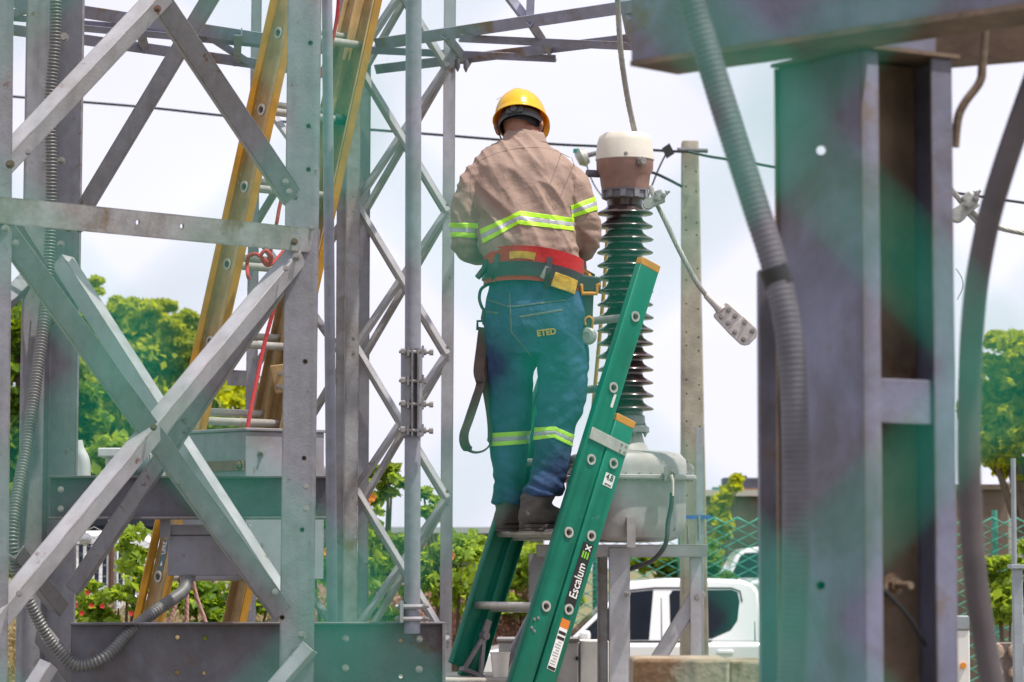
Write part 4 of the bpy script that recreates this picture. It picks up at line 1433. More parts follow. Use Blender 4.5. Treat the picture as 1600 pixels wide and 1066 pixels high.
def cut_patch(me, poly, lift=.0025, ymax=None, mirror=False):
    """copy of the part of mesh me seen inside convex photo polygon poly, lifted off the surface"""
    bm = bmesh.new()
    bm.from_mesh(me)
    cen = Vector((sum(p[0] for p in poly) / len(poly), sum(p[1] for p in poly) / len(poly), 0))
    pc = P(cen.x, cen.y, WD)
    for i in range(len(poly)):
        a, b = poly[i], poly[(i + 1) % len(poly)]
        pa, pb = P(a[0], a[1], WD), P(b[0], b[1], WD)
        no = (pa - CAMV).cross(pb - CAMV).normalized()
        if no.dot(pc - CAMV) < 0: no = -no
        bmesh.ops.bisect_plane(bm, geom=bm.verts[:] + bm.edges[:] + bm.faces[:], dist=1e-6, plane_co=CAMV, plane_no=no, clear_inner=True)
    bm.normal_update()
    if ymax is not None:
        dl = [f for f in bm.faces if f.calc_center_median().y > ymax or f.normal.y > .35]
        bmesh.ops.delete(bm, geom=dl, context='FACES')
    for v in bm.verts:
        v.co += v.normal * lift
    out = bpy.data.meshes.new('patch')
    bm.to_mesh(out)
    bm.free()
    shade(out, 60)
    return out


def biggest(me):
    bm = bmesh.new()
    bm.from_mesh(me)
    seen, best = set(), []
    for f in bm.faces:
        if f in seen: continue
        st, cur = [f], []
        seen.add(f)
        while st:
            q = st.pop()
            cur.append(q)
            for e in q.edges:
                for g_ in e.link_faces:
                    if g_ not in seen:
                        seen.add(g_)
                        st.append(g_)
        if len(cur) > len(best): best = cur
    bs = set(best)
    bmesh.ops.delete(bm, geom=[f for f in bm.faces if f not in bs], context='FACES')
    bm.to_mesh(me)
    bm.free()
    shade(me, 60)


def patch(name, me, poly, m, parent, lift=.0025, ymax=WD + .1, label=None):
    pm = cut_patch(me, poly, lift, ymax)
    biggest(pm)
    o = part(name, pm, m, parent, label=label)
    sm = o.modifiers.new('sol', 'SOLIDIFY')
    sm.thickness = .0022
    sm.offset = -1
    return o


# ---------------------------------------------------------------- body (one continuous surface)
def finger(mb, base, d, bend, ln, r):
    """three phalanges, bending towards bend"""
    p = Vector(base)
    d = Vector(d).normalized()
    bend = Vector(bend).normalized()
    pts, rs_l = [p - d * .012], [r]
    for k, f in enumerate((.45, .30, .25)):
        pts.append(p)
        rs_l.append(r * (1 - .10 * k))
        d = (d + bend * (.28 + .15 * k)).normalized()
        p = p + d * (ln * f)
    pts += [p, p + d * .003]
    rs_l += [r * .66, r * .3]
    mb.tube(pts, rs_l, 10)


def hand(mb, wrist, d, side, back):
    """d: wrist->knuckles, side: towards the thumb, back: back of the hand"""
    wrist, d, side, back = Vector(wrist), Vector(d).normalized(), Vector(side).normalized(), Vector(back).normalized()
    pal = -back
    mb.tube([wrist - d * .03, wrist, wrist + d * .045, wrist + d * .085, wrist + d * .095], [.025, .027, .036, .038, .03], 14, flat=.42)
    # tube's flat axis follows its own frame; add a palm pad in the right plane
    mb.box(wrist + d * .05, d * .045, side * .033, back * .011)
    for k, (o, ln) in enumerate(((.030, .072), (.011, .082), (-.010, .076), (-.029, .060))):
        finger(mb, wrist + d * (.092 - .004 * abs(k - 1)) + side * o, d + side * (o * 1.5), pal, ln, .0088)
    finger(mb, wrist + d * .03 + side * .034, d * .75 + side * .8, pal * .6 - side * .3, .062, .0100)


bodymb = MB()
loft(bodymb, [(834, 545, 0, 44, .07), (834, 500, 0, 62, .10), (834, 445, 0, 60, .10), (830, 400, 0, 60, .10), (822, 340, .03, 70, .115), (817, 290, .06, 68, .105), (816, 258, .085, 58, .09), (818, 230, .115, 30, .065), (819, 210, .14, 25, .062), (818, 196, .16, 24, .062)])
limb(bodymb, [(764, 272, .07, 15), (737, 325, .045, 14), (727, 380, .05, 15), (750, 394, .12, 13), (780, 396, .22, 10), (802, 395, .29, 8.5)])
limb(bodymb, [(866, 270, .07, 15), (904, 320, .045, 14), (919, 370, .05, 15), (914, 390, .12, 12), (908, 402, .17, 9)])
limb(bodymb, [(802, 540, .02, 26), (798, 620, .03, 22), (797, 690, .05, 17), (796, 780, .065, 10), (798, 806, .08, 10)])
limb(bodymb, [(873, 540, -.02, 26), (876, 620, -.04, 22), (866, 690, -.05, 17), (852, 770, -.06, 10), (846, 806, -.05, 10)])
# head: skull, jaw, nose, ears
hc = P(814, 190, WD + .17)
fdir = (Vector((.26, .88, -.40))).normalized()      # where he looks: away, a little right and down
sdir = fdir.cross(Vector((0, 0, 1))).normalized()
udir = sdir.cross(fdir).normalized()
hd_ = []
for k in range(13):
    t = -1 + 2 * k / 12
    hd_.append((t, math.sqrt(max(.02, 1 - t * t))))
vs, fs = [], []
for t, q in hd_:
    for j in range(24):
        a = 2 * math.pi * j / 24
        w = .075 * (1 - .18 * max(0, -t))
        dd = .096
        vs.append(hc + udir * (t * .115) + sdir * (math.cos(a) * q * w) + fdir * (math.sin(a) * q * dd + (.018 if t < -.3 else 0)))
fs = [(i * 24 + j, i * 24 + (j + 1) % 24, (i + 1) * 24 + (j + 1) % 24, (i + 1) * 24 + j) for i in range(12) for j in range(24)] + [tuple(range(23, -1, -1)), tuple(12 * 24 + j for j in range(24))]
bodymb.add(vs, fs)
bodymb.tube([hc + fdir * .085 + udir * .012, hc + fdir * .104 - udir * .02, hc + fdir * .098 - udir * .034], [.010, .015, .012], 10)
bodymb.tube([hc + fdir * .07 - udir * .085, hc + fdir * .082 - udir * .09], [.026, .018], 10)
for s in (-1, 1):
    e = hc + sdir * (s * .081) - udir * .034 - fdir * .006
    bodymb.tube([e + udir * .03 - fdir * .006, e + udir * .022 + sdir * (s * .010) - fdir * .012, e + sdir * (s * .013) - fdir * .014, e - udir * .022 + sdir * (s * .007), e - udir * .033], [.006, .012, .014, .011, .006], 10, flat=.6)
# hands: the right one beside the hip, the left one working in front of the belly
hand(bodymb, P(908, 404, WD + .17), Vector((.10, .12, -1)), Vector((-.3, 1, .05)), Vector((1, .25, .05)))
hand(bodymb, P(802, 395, WD + .29), Vector((.9, .35, .05)), Vector((-.1, .3, 1)), Vector((-.3, -1, .25)))
bme = remesh(bodymb, .0052, 3)
PERS = part('person', bme, SKIN)
PERS['label'] = 'worker seen from behind in yellow hard hat, khaki shirt and jeans on the ladder'
PERS['category'] = 'person'
# small features of the face (far side)
EYEW = mat('eye_white', (0.8, 0.78, 0.75), 0.3)
for s in (-1, 1):
    e = hc + fdir * .083 + sdir * (s * .031) + udir * .008
    part('eye', MB().lathe(e, [(.001, -.012), (.009, -.008), (.012, 0), (.009, .008), (.001, .012)], 14), EYEW, PERS)
part('mouth', MB().tube([hc + fdir * .092 - udir * .062 - sdir * .022, hc + fdir * .101 - udir * .06, hc + fdir * .092 - udir * .062 + sdir * .022], [.003, .0065, .003], 8), mat('lips', (0.30, 0.10, 0.08), .5), PERS)
# hair: a close-cropped cap over the back of the skull
hm = MB()
vs, fs = [], []
nr_, na = 10, 24
for i in range(nr_ + 1):
    ph = math.pi * (.02 + .60 * i / nr_)
    for j in range(na):
        a = 2 * math.pi * j / na
        d = sdir * (math.sin(ph) * math.cos(a)) + udir * math.cos(ph) + fdir * (math.sin(ph) * math.sin(a))
        low = 1.0
        f_ = math.sin(a)
        if f_ > .2:
            ph2 = min(ph, math.pi * (.50 - .12 * f_))
            d = sdir * (math.sin(ph2) * math.cos(a)) + udir * math.cos(ph2) + fdir * (math.sin(ph2) * math.sin(a))
        vs.append(hc + sdir * (d.dot(sdir) * .081) + udir * (d.dot(udir) * .121) + fdir * (d.dot(fdir) * .103))
for i in range(nr_):
    for j in range(na):
        fs.append((i * na + j, i * na + (j + 1) % na, (i + 1) * na + (j + 1) % na, (i + 1) * na + j))
fs.append(tuple(range(na)))
part('hair', MB().add(vs, fs), HAIR, PERS, angle=80)

# ---------------------------------------------------------------- shirt
sh_ = MB()
loft(sh_, [(836, 446, .0, 68, .112), (835, 428, .0, 70, .120), (832, 410, .0, 73, .128), (829, 393, .008, 78, .142), (826, 378, .015, 79, .145), (822, 350, .03, 78, .142), (818, 315, .05, 82, .146), (816, 285, .07, 85, .144), (816, 264, .08, 84, .136),
            (816, 250, .09, 78, .122), (816, 239, .10, 64, .106), (817, 230, .11, 50, .093), (819, 221, .122, 36, .080), (819, 212, .14, 30, .072), (818, 207, .145, 29, .070)], 40)
limb(sh_, [(768, 268, .07, 20), (750, 276, .06, 24), (737, 300, .05, 25), (729, 330, .04, 23.5), (726, 358, .04, 21.5), (727, 384, .05, 21), (742, 395, .10, 19.5), (768, 398, .18, 16), (795, 396, .26, 13)], 20)
limb(sh_, [(862, 264, .07, 20), (882, 270, .06, 24), (897, 292, .05, 26), (907, 320, .035, 25), (914, 345, .03, 24), (918, 368, .05, 22.5), (914, 386, .10, 20), (908, 398, .15, 15)], 20)
xc0 = P(818, 300, WD).x


def fold(p, n):
    # long diagonal drapes over the back, fine crumples at elbows and waist
    x, z = p.x - xc0, p.z
    a = noise.noise(Vector((x * 9 + z * 6.5, p.y * 3, z * 2.2 - x * 1.5)))
    b = noise.noise(Vector((x * 21 - z * 10, p.y * 8 + 4, z * 5 + x * 3)))
    c = noise.noise(Vector((x * 14, p.y * 14 + 9, z * 42)))
    zb = P(800, 395, WD).z
    low = math.exp(-((z - zb) / .055) ** 2)
    arm = max(0, min(1, (abs(x) - .155) / .04))
    r1 = (1 - abs(a) * 2.0)
    d = noise.noise(Vector((x * 16 + z * 12, 3.3, z * 4 - x * 3)))
    dn = 1 - .75 * math.exp(-max(0, z - zb + .02) / .03) if z > zb - .02 else .2
    return (.012 * r1 * (1 - .3 * arm) + .005 * b + .011 * (1 - abs(d)) ** 3 - .004 + (.006 * low + .007 * arm * (1 if z < zb + .14 else .45)) * c - .006) * dn


SHM = remesh(sh_, .0058, 5, fold)
SHP = part('shirt', SHM, SHIRT, PERS)
# yoke seam, collar
cl = MB()
cring = []
for py, hw, hd2, dy in ((224, 37, .082, .116), (215, 34, .078, .128), (208.5, 31.5, .074, .133), (208.2, 29.5, .070, .135), (214, 31, .073, .130), (224, 33, .076, .12)):
    cring.append((819, py, dy, hw, hd2))
loft(cl, cring, 30, 2.0)
part('collar', cl, SHIRT, SHP, angle=70)
# reflective tape: lime, silver, lime
def tape(name_poly, me, parent, ymax=WD + .12):
    """name_poly: top-left, top-right, bottom-right, bottom-left corners of the tape in the photo"""
    tl, tr, br_, bl = [Vector((*p, 0)) for p in name_poly]
    for k, (f0, f1, m, nm) in enumerate(((0, .36, LIME, 'lime_tape'), (.36, .68, SILV, 'silver_tape'), (.68, 1, LIME, 'lime_tape'))):
        pl_ = [tl.lerp(bl, f0), tr.lerp(br_, f0), tr.lerp(br_, f1), tl.lerp(bl, f1)]
        patch(nm, me, [(p.x, p.y) for p in pl_], m, parent, lift=.0034, ymax=ymax)


tape([(812, 330), (896, 341), (896, 361), (810, 351)], SHM, SHP)
tape([(750, 359), (813, 330), (810, 351), (755, 381)], SHM, SHP)
tape([(700, 348), (747, 349), (749, 372), (700, 370)], SHM, SHP)
tape([(891, 322), (941, 303), (944, 325), (893, 341)], SHM, SHP)

# ---------------------------------------------------------------- jeans
jn = MB()
loft(jn, [(834, 436, .0, 72, .124), (836, 450, .0, 74, .128), (837, 468, .0, 78, .136), (838, 490, -.005, 80.5, .145), (838, 515, -.005, 81, .146), (838, 540, .0, 80, .138), (838, 556, .005, 74, .12)], 36, 2.5)
for lg in (((800, 520, .03, 38, .118), (798, 548, .03, 40, .118), (797, 580, .03, 38.5, .110), (798, 625, .04, 36.5, .098), (797, 665, .05, 31.5, .085), (796, 690, .055, 30, .080), (795, 730, .06, 28, .074), (794, 757, .065, 26, .070), (795, 774, .07, 26.5, .072), (795, 787, .07, 28, .074)),
           ((877, 520, -.02, 40, .118), (879, 548, -.025, 41, .120), (880, 580, -.03, 39.5, .114), (878, 625, -.04, 37, .104), (869, 668, -.045, 32, .090), (864, 695, -.05, 30, .084), (860, 730, -.055, 29, .078), (855, 748, -.06, 28.5, .076), (851, 762, -.06, 29, .077), (849, 775, -.06, 30.5, .080))):
    loft(jn, lg, 26, 2.15)


def jfold(p, n):
    x, z = p.x - xc0, p.z
    zank = P(800, 765, WD).z
    zkn = P(800, 650, WD).z
    zbt = P(800, 575, WD).z
    low = math.exp(-max(0, z - zank) / .075)
    kn = math.exp(-((z - zkn) / .07) ** 2)
    bt = math.exp(-((z - zbt) / .05) ** 2)
    a = noise.noise(Vector((x * 8 + z * 3, p.y * 6, z * 6)))
    b = noise.noise(Vector((x * 12 + 5, p.y * 10, z * 34 + x * 14)))
    c = noise.noise(Vector((x * 10 + z * 18, p.y * 8 + 3, z * 20 - x * 22)))
    return .008 * (1 - 2 * abs(a)) + .019 * low * b + .011 * kn * c + .012 * bt * c - .004


JM = remesh(jn, .0058, 4, jfold)
JNS = part('jeans', JM, DENIM, PERS)
tape([(764, 677), (829, 673), (829, 693), (764, 698)], JM, JNS)
tape([(836, 668), (868, 667), (866, 684), (834, 688)], JM, JNS)
tape([(867, 667), (901, 682), (897, 700), (865, 684)], JM, JNS)
# seams and pockets
PK = patch('back_pocket', JM, [(812, 497), (878, 485), (884, 530), (862, 548), (832, 541)], DENIM, JNS, lift=.0022, ymax=WD + .05)
patch('pocket_hem', JM, [(812, 494), (878, 483), (879, 486.5), (813, 498)], STITCH, JNS, lift=.003, ymax=WD + .05)
patch('back_pocket', JM, [(762, 486), (779, 489), (782, 520), (770, 530), (760, 520)], DENIM, JNS, lift=.0022, ymax=WD + .05)
patch('pocket_hem', JM, [(760, 486), (779, 488), (779, 491), (760, 489)], STITCH, JNS, lift=.003, ymax=WD + .05)
patch('yoke_seam', JM, [(797, 479), (884, 468), (884, 470), (797, 481)], STITCH, JNS, lift=.002, ymax=WD + .05)
patch('yoke_seam', JM, [(760, 467), (797, 479), (797, 481), (760, 469)], STITCH, JNS, lift=.002, ymax=WD + .05)
patch('seat_seam', JM, [(795, 455), (797, 455), (800, 520), (798, 520)], STITCH, JNS, lift=.002, ymax=WD + .05)
patch('seat_seam', JM, [(798, 519), (800, 518), (836, 562), (834, 563)], STITCH, JNS, lift=.002, ymax=WD + .05)
patch('belt_loop', JM, [(790, 443), (796, 443), (796, 458), (790, 458)], DENIM, JNS, lift=.004, ymax=WD + .05)
# lettering on the pocket
pe = P(854, 519.5, WD)
dgx = bpy.context.evaluated_depsgraph_get()
hit = None
from mathutils.bvhtree import BVHTree
bvh = BVHTree.FromPolygons([v.co for v in JM.vertices], [p.vertices[:] for p in JM.polygons])
loc, nrm_, _, _ = bvh.ray_cast(CAMV, (pe - CAMV).normalized())
nrm_ = Vector((nrm_.x * .6, nrm_.y, nrm_.z * .4)).normalized()
xdir = Vector((1, 0, .13))
xdir = (xdir - nrm_ * xdir.dot(nrm_)).normalized()
text_part('ETED', .033, face_mtx(loc + nrm_ * .0075, xdir, nrm_), mat('yellow_embroidery', (0.62, 0.40, 0.03), .7), JNS, 'embroidered_lettering', bold=.0011, sx=.98, extrude=.0012)

# ---------------------------------------------------------------- boots
fd = Vector((.76, .65, 0)).normalized()
sd_ = Vector((fd.y, -fd.x, 0))
zs = P(830, 826, WD).z


def boot(heel, ank, yawk=0):
    f = Matrix.Rotation(yawk, 3, 'Z') @ fd
    s = Vector((f.y, -f.x, 0))
    h = Vector((heel.x, heel.y, zs))
    b = MB()
    # foot: sections from heel to toe (along, half width, top height)
    secs = [(-.012, .022, .06), (-.004, .036, .10), (.03, .044, .125), (.07, .046, .125), (.11, .046, .108), (.15, .050, .084), (.20, .054, .070), (.25, .053, .062), (.285, .045, .055), (.305, .026, .042)]
    vs, fs = [], []
    n = 14
    for (l, w, t) in secs:
        for j in range(n):
            a = 2 * math.pi * j / n
            ca, sa = math.cos(a), math.sin(a)
            vs.append(h + f * l + s * (ca * w * (1 if sa < 0 else (1 - .35 * sa))) + Vector((0, 0, .006 + (t - .006) * (.5 + .5 * sa))))
    fs = [(i * n + j, i * n + (j + 1) % n, (i + 1) * n + (j + 1) % n, (i + 1) * n + j) for i in range(len(secs) - 1) for j in range(n)] + [tuple(range(n)), tuple((len(secs) - 1) * n + j for j in reversed(range(n)))]
    b.add(vs, fs)
    b.tube([h + f * .045 + Vector((0, 0, .06)), h + f * .045 + Vector((0, 0, .11)), (h + f * .04 + ank) / 2 + Vector((0, 0, .03)), ank], [.050, .055, .058, .060], 16)
    bme_ = remesh(b, .006, 3, lambda p, q: .003 * noise.noise(Vector((p.x * 30, p.y * 30, p.z * 60))))
    o = part('boot', bme_, BOOT, PERS)
    so = MB()
    outl = [(-.012, 0), (-.008, .022), (.012, .034), (.07, .036), (.13, .044), (.20, .054), (.26, .052), (.295, .034), (.308, 0)]
    pts = outl + [(a, -c) for a, c in reversed(outl[1:-1])]
    so.sweep([(a, c) for a, c in pts], h + Vector((0, 0, .0)), h + Vector((0, 0, .016)), f, s)
    hl = [(-.012, 0), (-.008, .022), (.012, .034), (.07, .036), (.07, -.036), (.012, -.034), (-.008, -.022)]
    so.sweep(hl, h + Vector((0, 0, -.010)), h + Vector((0, 0, -.0002)), f, s)
    part('boot_sole', so, SOLE, o, bevel=.003)
    return o


boot(P(818, 822, WD - .10), P(848, 762, WD - .06) + Vector((0, 0, 0)), R(-8))
boot(P(782, 822, WD + .03), P(796, 772, WD + .07), R(4))

# ---------------------------------------------------------------- belts and tools
def belt(name, y0, y1, grow, m, tilt=.105, parent=None, thick=.006):
    b = MB()
    seg = 48
    vs = []
    for (py, g) in ((y1, grow), (y0, grow), (y0, grow - thick), (y1, grow - thick)):
        c = P(834, py, WD)
        for j in range(seg):
            a = 2 * math.pi * j / seg
            k = (abs(math.cos(a)) ** 2.4 + abs(math.sin(a)) ** 2.4) ** (-1 / 2.4)
            p = c + UX * (math.cos(a) * (M(74, WD) + g) * k) + UY * (math.sin(a) * (.132 + g) * k)
            arch = -.018 * math.cos(a * 2) * 0
            p.z += -(p.x - c.x) * tilt - .020 * (abs(p.x - c.x) / .18) ** 2 + .006
            vs.append(p)
    fs = [(i * seg + j, i * seg + (j + 1) % seg, ((i + 1) % 4) * seg + (j + 1) % seg, ((i + 1) % 4) * seg + j) for i in range(4) for j in range(seg)]
    return part(name, b.add(vs, fs), m, parent or PERS)


RB = belt('lumbar_belt', 393, 446, .012, REDB)
BB = belt('tool_belt', 417, 439, .019, BLKB)
red_me, blk_me = RB.data, BB.data


def ribbon(pts, wdir, w, t, n=6):
    sp = spline(pts, n)
    b = MB()
    m_n = len(sp)
    vs = []
    for i, p in enumerate(sp):
        tg = (sp[min(i + 1, m_n - 1)] - sp[max(i - 1, 0)]).normalized()
        wd = wdir(i / (m_n - 1)) if callable(wdir) else Vector(wdir)
        wd = (wd - tg * wd.dot(tg)).normalized()
        nn = tg.cross(wd).normalized()
        vs += [p + wd * (w / 2) + nn * (t / 2), p - wd * (w / 2) + nn * (t / 2), p - wd * (w / 2) - nn * (t / 2), p + wd * (w / 2) - nn * (t / 2)]
    fs = [(i * 4 + k, i * 4 + (k + 1) % 4, (i + 1) * 4 + (k + 1) % 4, (i + 1) * 4 + k) for i in range(m_n - 1) for k in range(4)] + [(3, 2, 1, 0), tuple((m_n - 1) * 4 + k for k in range(4))]
    return b.add(vs, fs)


def surf(px, py, lift=.02):
    """point on the worker's back seen at px,py"""
    d = (P(px, py, WD) - CAMV).normalized()
    best = None
    for t in SURF:
        l, n_, _, _ = t.ray_cast(CAMV, d)
        if l is not None and (best is None or l.y < best.y): best = l
    if best is None: best = P(px, py, WD - .12)
    return best - d * lift


def bvh_of(me):
    return BVHTree.FromPolygons([v.co for v in me.vertices], [p.vertices[:] for p in me.polygons])


SURF = [bvh, bvh_of(SHM), bvh_of(red_me), bvh_of(blk_me)]
for pts in ([(737, 262), (752, 250), (775, 240), (797, 234), (820, 231), (845, 231), (868, 236), (890, 246)], [(893, 246), (898, 262), (899, 285), (896, 310), (893, 332)], [(738, 262), (735, 285), (737, 310), (743, 335), (750, 352)]):
    sp_ = [surf(q.x, q.y, .0004) for q in spline([Vector((x, y, 0)) for x, y in pts], 9)]
    part('seam', MB().tube(sp_, .0013, 6), SHIRT, SHP)
for pts in ([(778, 397), (775, 412), (772, 428), (772, 446)], [(859, 402), (858, 416), (856, 432), (853, 451)]):
    part('belt_strap', ribbon([surf(x, y, .004) for x, y in pts], (1, 0, 0), .022, .003), BLKB, BB)
part('belt_patch', ribbon([surf(x, y, .004) for x, y in ((796, 399), (806, 398), (816, 398), (826, 399), (836, 401))], (0, 0, 1), .028, .002), YELL, RB)
part('yellow_pad', ribbon([surf(x, y, .007) for x, y in ((864, 436), (875, 440), (887, 444), (900, 450))], (0, 0, 1), .058, .008), YELL, BB, bevel=.002)
part('buckle', ribbon([surf(848, 424, .004), surf(854, 427, .004)], (0, 0, 1), .05, .004), BOLT, BB)
# left side: torch, hook and pole strap
TL_ = part('torch', MB().tube([P(762, 408, WD - .05), P(757, 420, WD - .06), P(746, 434, WD - .07)], [.016, .013, .012], 14), DARKP, PERS)
part('snap_hook', MB().tube(spline([P(763, 444, WD - .02), P(752, 452, WD - .03), P(749, 466, WD - .03), P(753, 480, WD - .03), P(759, 486, WD - .03)], 6), .0065, 8), TEAL, PERS)
part('hook_shank', MB().tube([P(758, 482, WD - .03), P(756, 498, WD - .03), P(757, 508, WD - .03)], [.011, .013, .007], 10), TEAL, PERS)
part('strap_buckle', MB().tube([P(746, 516, WD - .03), P(746, 502, WD - .03), P(764, 501, WD - .03), P(765, 515, WD - .03)], .0055, 8), TEAL, PERS)
part('pole_strap', ribbon([P(756, 512, WD - .03), P(752, 545, WD - .035), P(748, 580, WD - .045), P(751, 598, WD - .05), P(744, 622, WD - .06), P(733, 655, WD - .065), P(725, 680, WD - .07), P(728, 698, WD - .06), P(740, 706, WD - .03), P(756, 704, WD + .0),
                         P(767, 692, WD + .015), P(769, 672, WD + .01), P(766, 640, WD - .0), P(760, 605, WD - .02), P(757, 585, WD - .03), P(762, 560, WD - .02)],
                        lambda t: Vector((1, .25, .1)) if t < .2 else (Vector((.8, -.55, .25)) if t < .5 else (Vector((.1, 1, .1)) if t < .66 else Vector((.75, .6, 0)))), .042, .005), STRAPB, PERS, label='worn brown leather pole strap hanging in a loop')
# right side: tool holder with orange clip, strap and round reel
tb = P(922, 444, WD - .06)
part('tool_holder', MB().box(tb, (.042, 0, -.004), (0, .02, 0), (.001, 0, .031)), TEAL, PERS, bevel=.006)
oc = P(921, 454, WD - .085)
part('orange_clip', MB().tube([oc + Vector((-.044, 0, .024)), oc + Vector((-.032, 0, .02)), oc + Vector((-.028, 0, -.012)), oc + Vector((.028, 0, -.012)), oc + Vector((.032, 0, .02)), oc + Vector((.044, 0, .024))], .0085, 8), ORNG, PERS)
part('holder_strap', ribbon([P(921, 458, WD - .07), P(920, 480, WD - .07), P(919, 512, WD - .07)], (1, 0, 0), .034, .006), TEAL, PERS)
part('reel_hook', MB().tube(spline([P(915, 508, WD - .085), P(914, 500, WD - .085), P(920, 495, WD - .085), P(926, 500, WD - .085), P(925, 514, WD - .08)], 5), .0045, 8), ORNG, PERS)
rl = P(918, 525, WD - .07)
part('reel', MB().lathe(rl, [(.028, -.02), (.034, -.014), (.035, .01), (.028, .018), (.014, .02), (.013, .015), (.001, .015)], 26, axis=(-.3, -1, .05)), GALV, PERS)
# hooked tool glove / yellow grip seen by the hand
part('yellow_grip', MB().tube(spline([P(902, 428, WD + .06), P(910, 424, WD + .07), P(918, 428, WD + .07), P(924, 436, WD + .06)], 5), .008, 8), ORNG, PERS)

# ---------------------------------------------------------------- hard hat
hf = Vector((.24, .90, -.36)).normalized()
hs_ = (hf.cross(Vector((0, 0, 1))).normalized() + Vector((0, 0, .14))).normalized()   # roll: left side lower
hs_ = (hs_ - hf * hs_.dot(hf)).normalized()
hu = hs_.cross(hf).normalized()
H0 = P(814, 187, WD + .165)
vs, fs = [], []
na, nr_ = 48, 12
prof_h = []
for i in range(nr_ + 1):
    ph = math.pi / 2 * i / nr_
    prof_h.append((math.cos(ph), math.sin(ph)))
for (q, t) in [(None, None)] + prof_h:
    for j in range(na):
        a = 2 * math.pi * j / na
        ca, sa = math.cos(a), math.sin(a)
        if q is None:
            # brim: narrow at the back, peaked at the front
            ex = .010 + .040 * max(0, sa) ** 3
            vs.append(H0 + hs_ * (ca * (.103 + ex)) + hf * (sa * (.132 + ex)) - hu * (.010 + .004 * max(0, sa)))
        else:
            ridge = .006 * math.exp(-(ca * q / .14) ** 2) * t
            vs.append(H0 + hs_ * (ca * q * .103) + hf * (sa * q * .132) + hu * (t * .122 + ridge))
for i in range(nr_ + 1):
    for j in range(na):
        fs.append((i * na + j, i * na + (j + 1) % na, (i + 1) * na + (j + 1) % na, (i + 1) * na + j))
hat = part('hard_hat', MB().add(vs, fs), HELM, PERS, angle=70)
smh = hat.modifiers.new('sol', 'SOLIDIFY')
smh.thickness = .003
sus = MB()
pts = [H0 + hs_ * (math.cos(a) * .087) + hf * (math.sin(a) * .108) - hu * .022 for a in [2 * math.pi * j / 28 for j in range(28)]]
vs = []
for j, p in enumerate(pts):
    o_ = (p - H0).normalized()
    for (dz, dr) in ((-.017, .003), (.017, .003), (.017, -.001), (-.017, -.001)):
        vs.append(p + hu * dz + o_ * dr)
fs = [(j * 4 + k, j * 4 + (k + 1) % 4, ((j + 1) % 28) * 4 + (k + 1) % 4, ((j + 1) % 28) * 4 + k) for j in range(28) for k in range(4)]
SUSP = mat('grey_headband_plastic', (0.06, 0.07, 0.08), .35)
part('headband', sus.add(vs, fs), SUSP, hat)
part('ratchet', MB().box(H0 - hf * .113 - hu * .020, hs_ * .035, hf * .006, hu * .013), SUSP, hat, bevel=.004)
part('ratchet_knob', MB().cyl(H0 - hf * .118 - hu * .02, H0 - hf * .13 - hu * .02, .013, 14), SUSP, hat)
part('chin_strap', MB().tube(spline([H0 - hs_ * .092 - hu * .02 + hf * .0, H0 - hs_ * .09 - hu * .06 + hf * .02, H0 - hs_ * .06 - hu * .115 + hf * .06], 5), .0035, 6), DARKP, hat)
part('hat_mark', MB().box(H0 - hs_ * .066 - hf * .092 + hu * .058, hs_ * .012 - hf * .008, hu * .0012, hf * .001), LWHT, hat)

# ================================================================== background
def leaf_mat(name, c, tr, var=.45, scale=2.0):
    m = mat(name, c, 0.6, 0, var, scale, spec=.3)
    nt = m.node_tree
    t = nt.nodes.new('ShaderNodeBsdfTranslucent')
    t.inputs[0].default_value = (*tr, 1)
    x = nt.nodes.new('ShaderNodeMixShader')
    x.inputs[0].default_value = .42
    nt.links.new(nt.nodes['Principled BSDF'].outputs[0], x.inputs[1])
    nt.links.new(t.outputs[0], x.inputs[2])
    nt.links.new(x.outputs[0], nt.nodes['Material Output'].inputs[0])
    return m


LEAF_Y = leaf_mat('sunlit_tree_leaf', (0.23, 0.27, 0.012), (0.85, 0.85, 0.02), .5, 1.3)
LEAF_D = leaf_mat('deep_green_leaf', (0.08, 0.15, 0.018), (0.42, 0.58, 0.02))
LEAF_B = leaf_mat('shrub_leaf', (0.16, 0.25, 0.03), (0.62, 0.76, 0.06), .5, 3.0)
BARK = mat('tree_bark', (0.12, 0.09, 0.065), 0.9, 0, 0.4, 10, bump=.5)
FLOW = mat('orange_flower', (0.70, 0.24, 0.02), 0.6)
FRED = mat('red_flower', (0.62, 0.03, 0.02), 0.6)
FPNK = mat('pink_flower', (0.60, 0.28, 0.22), 0.7)


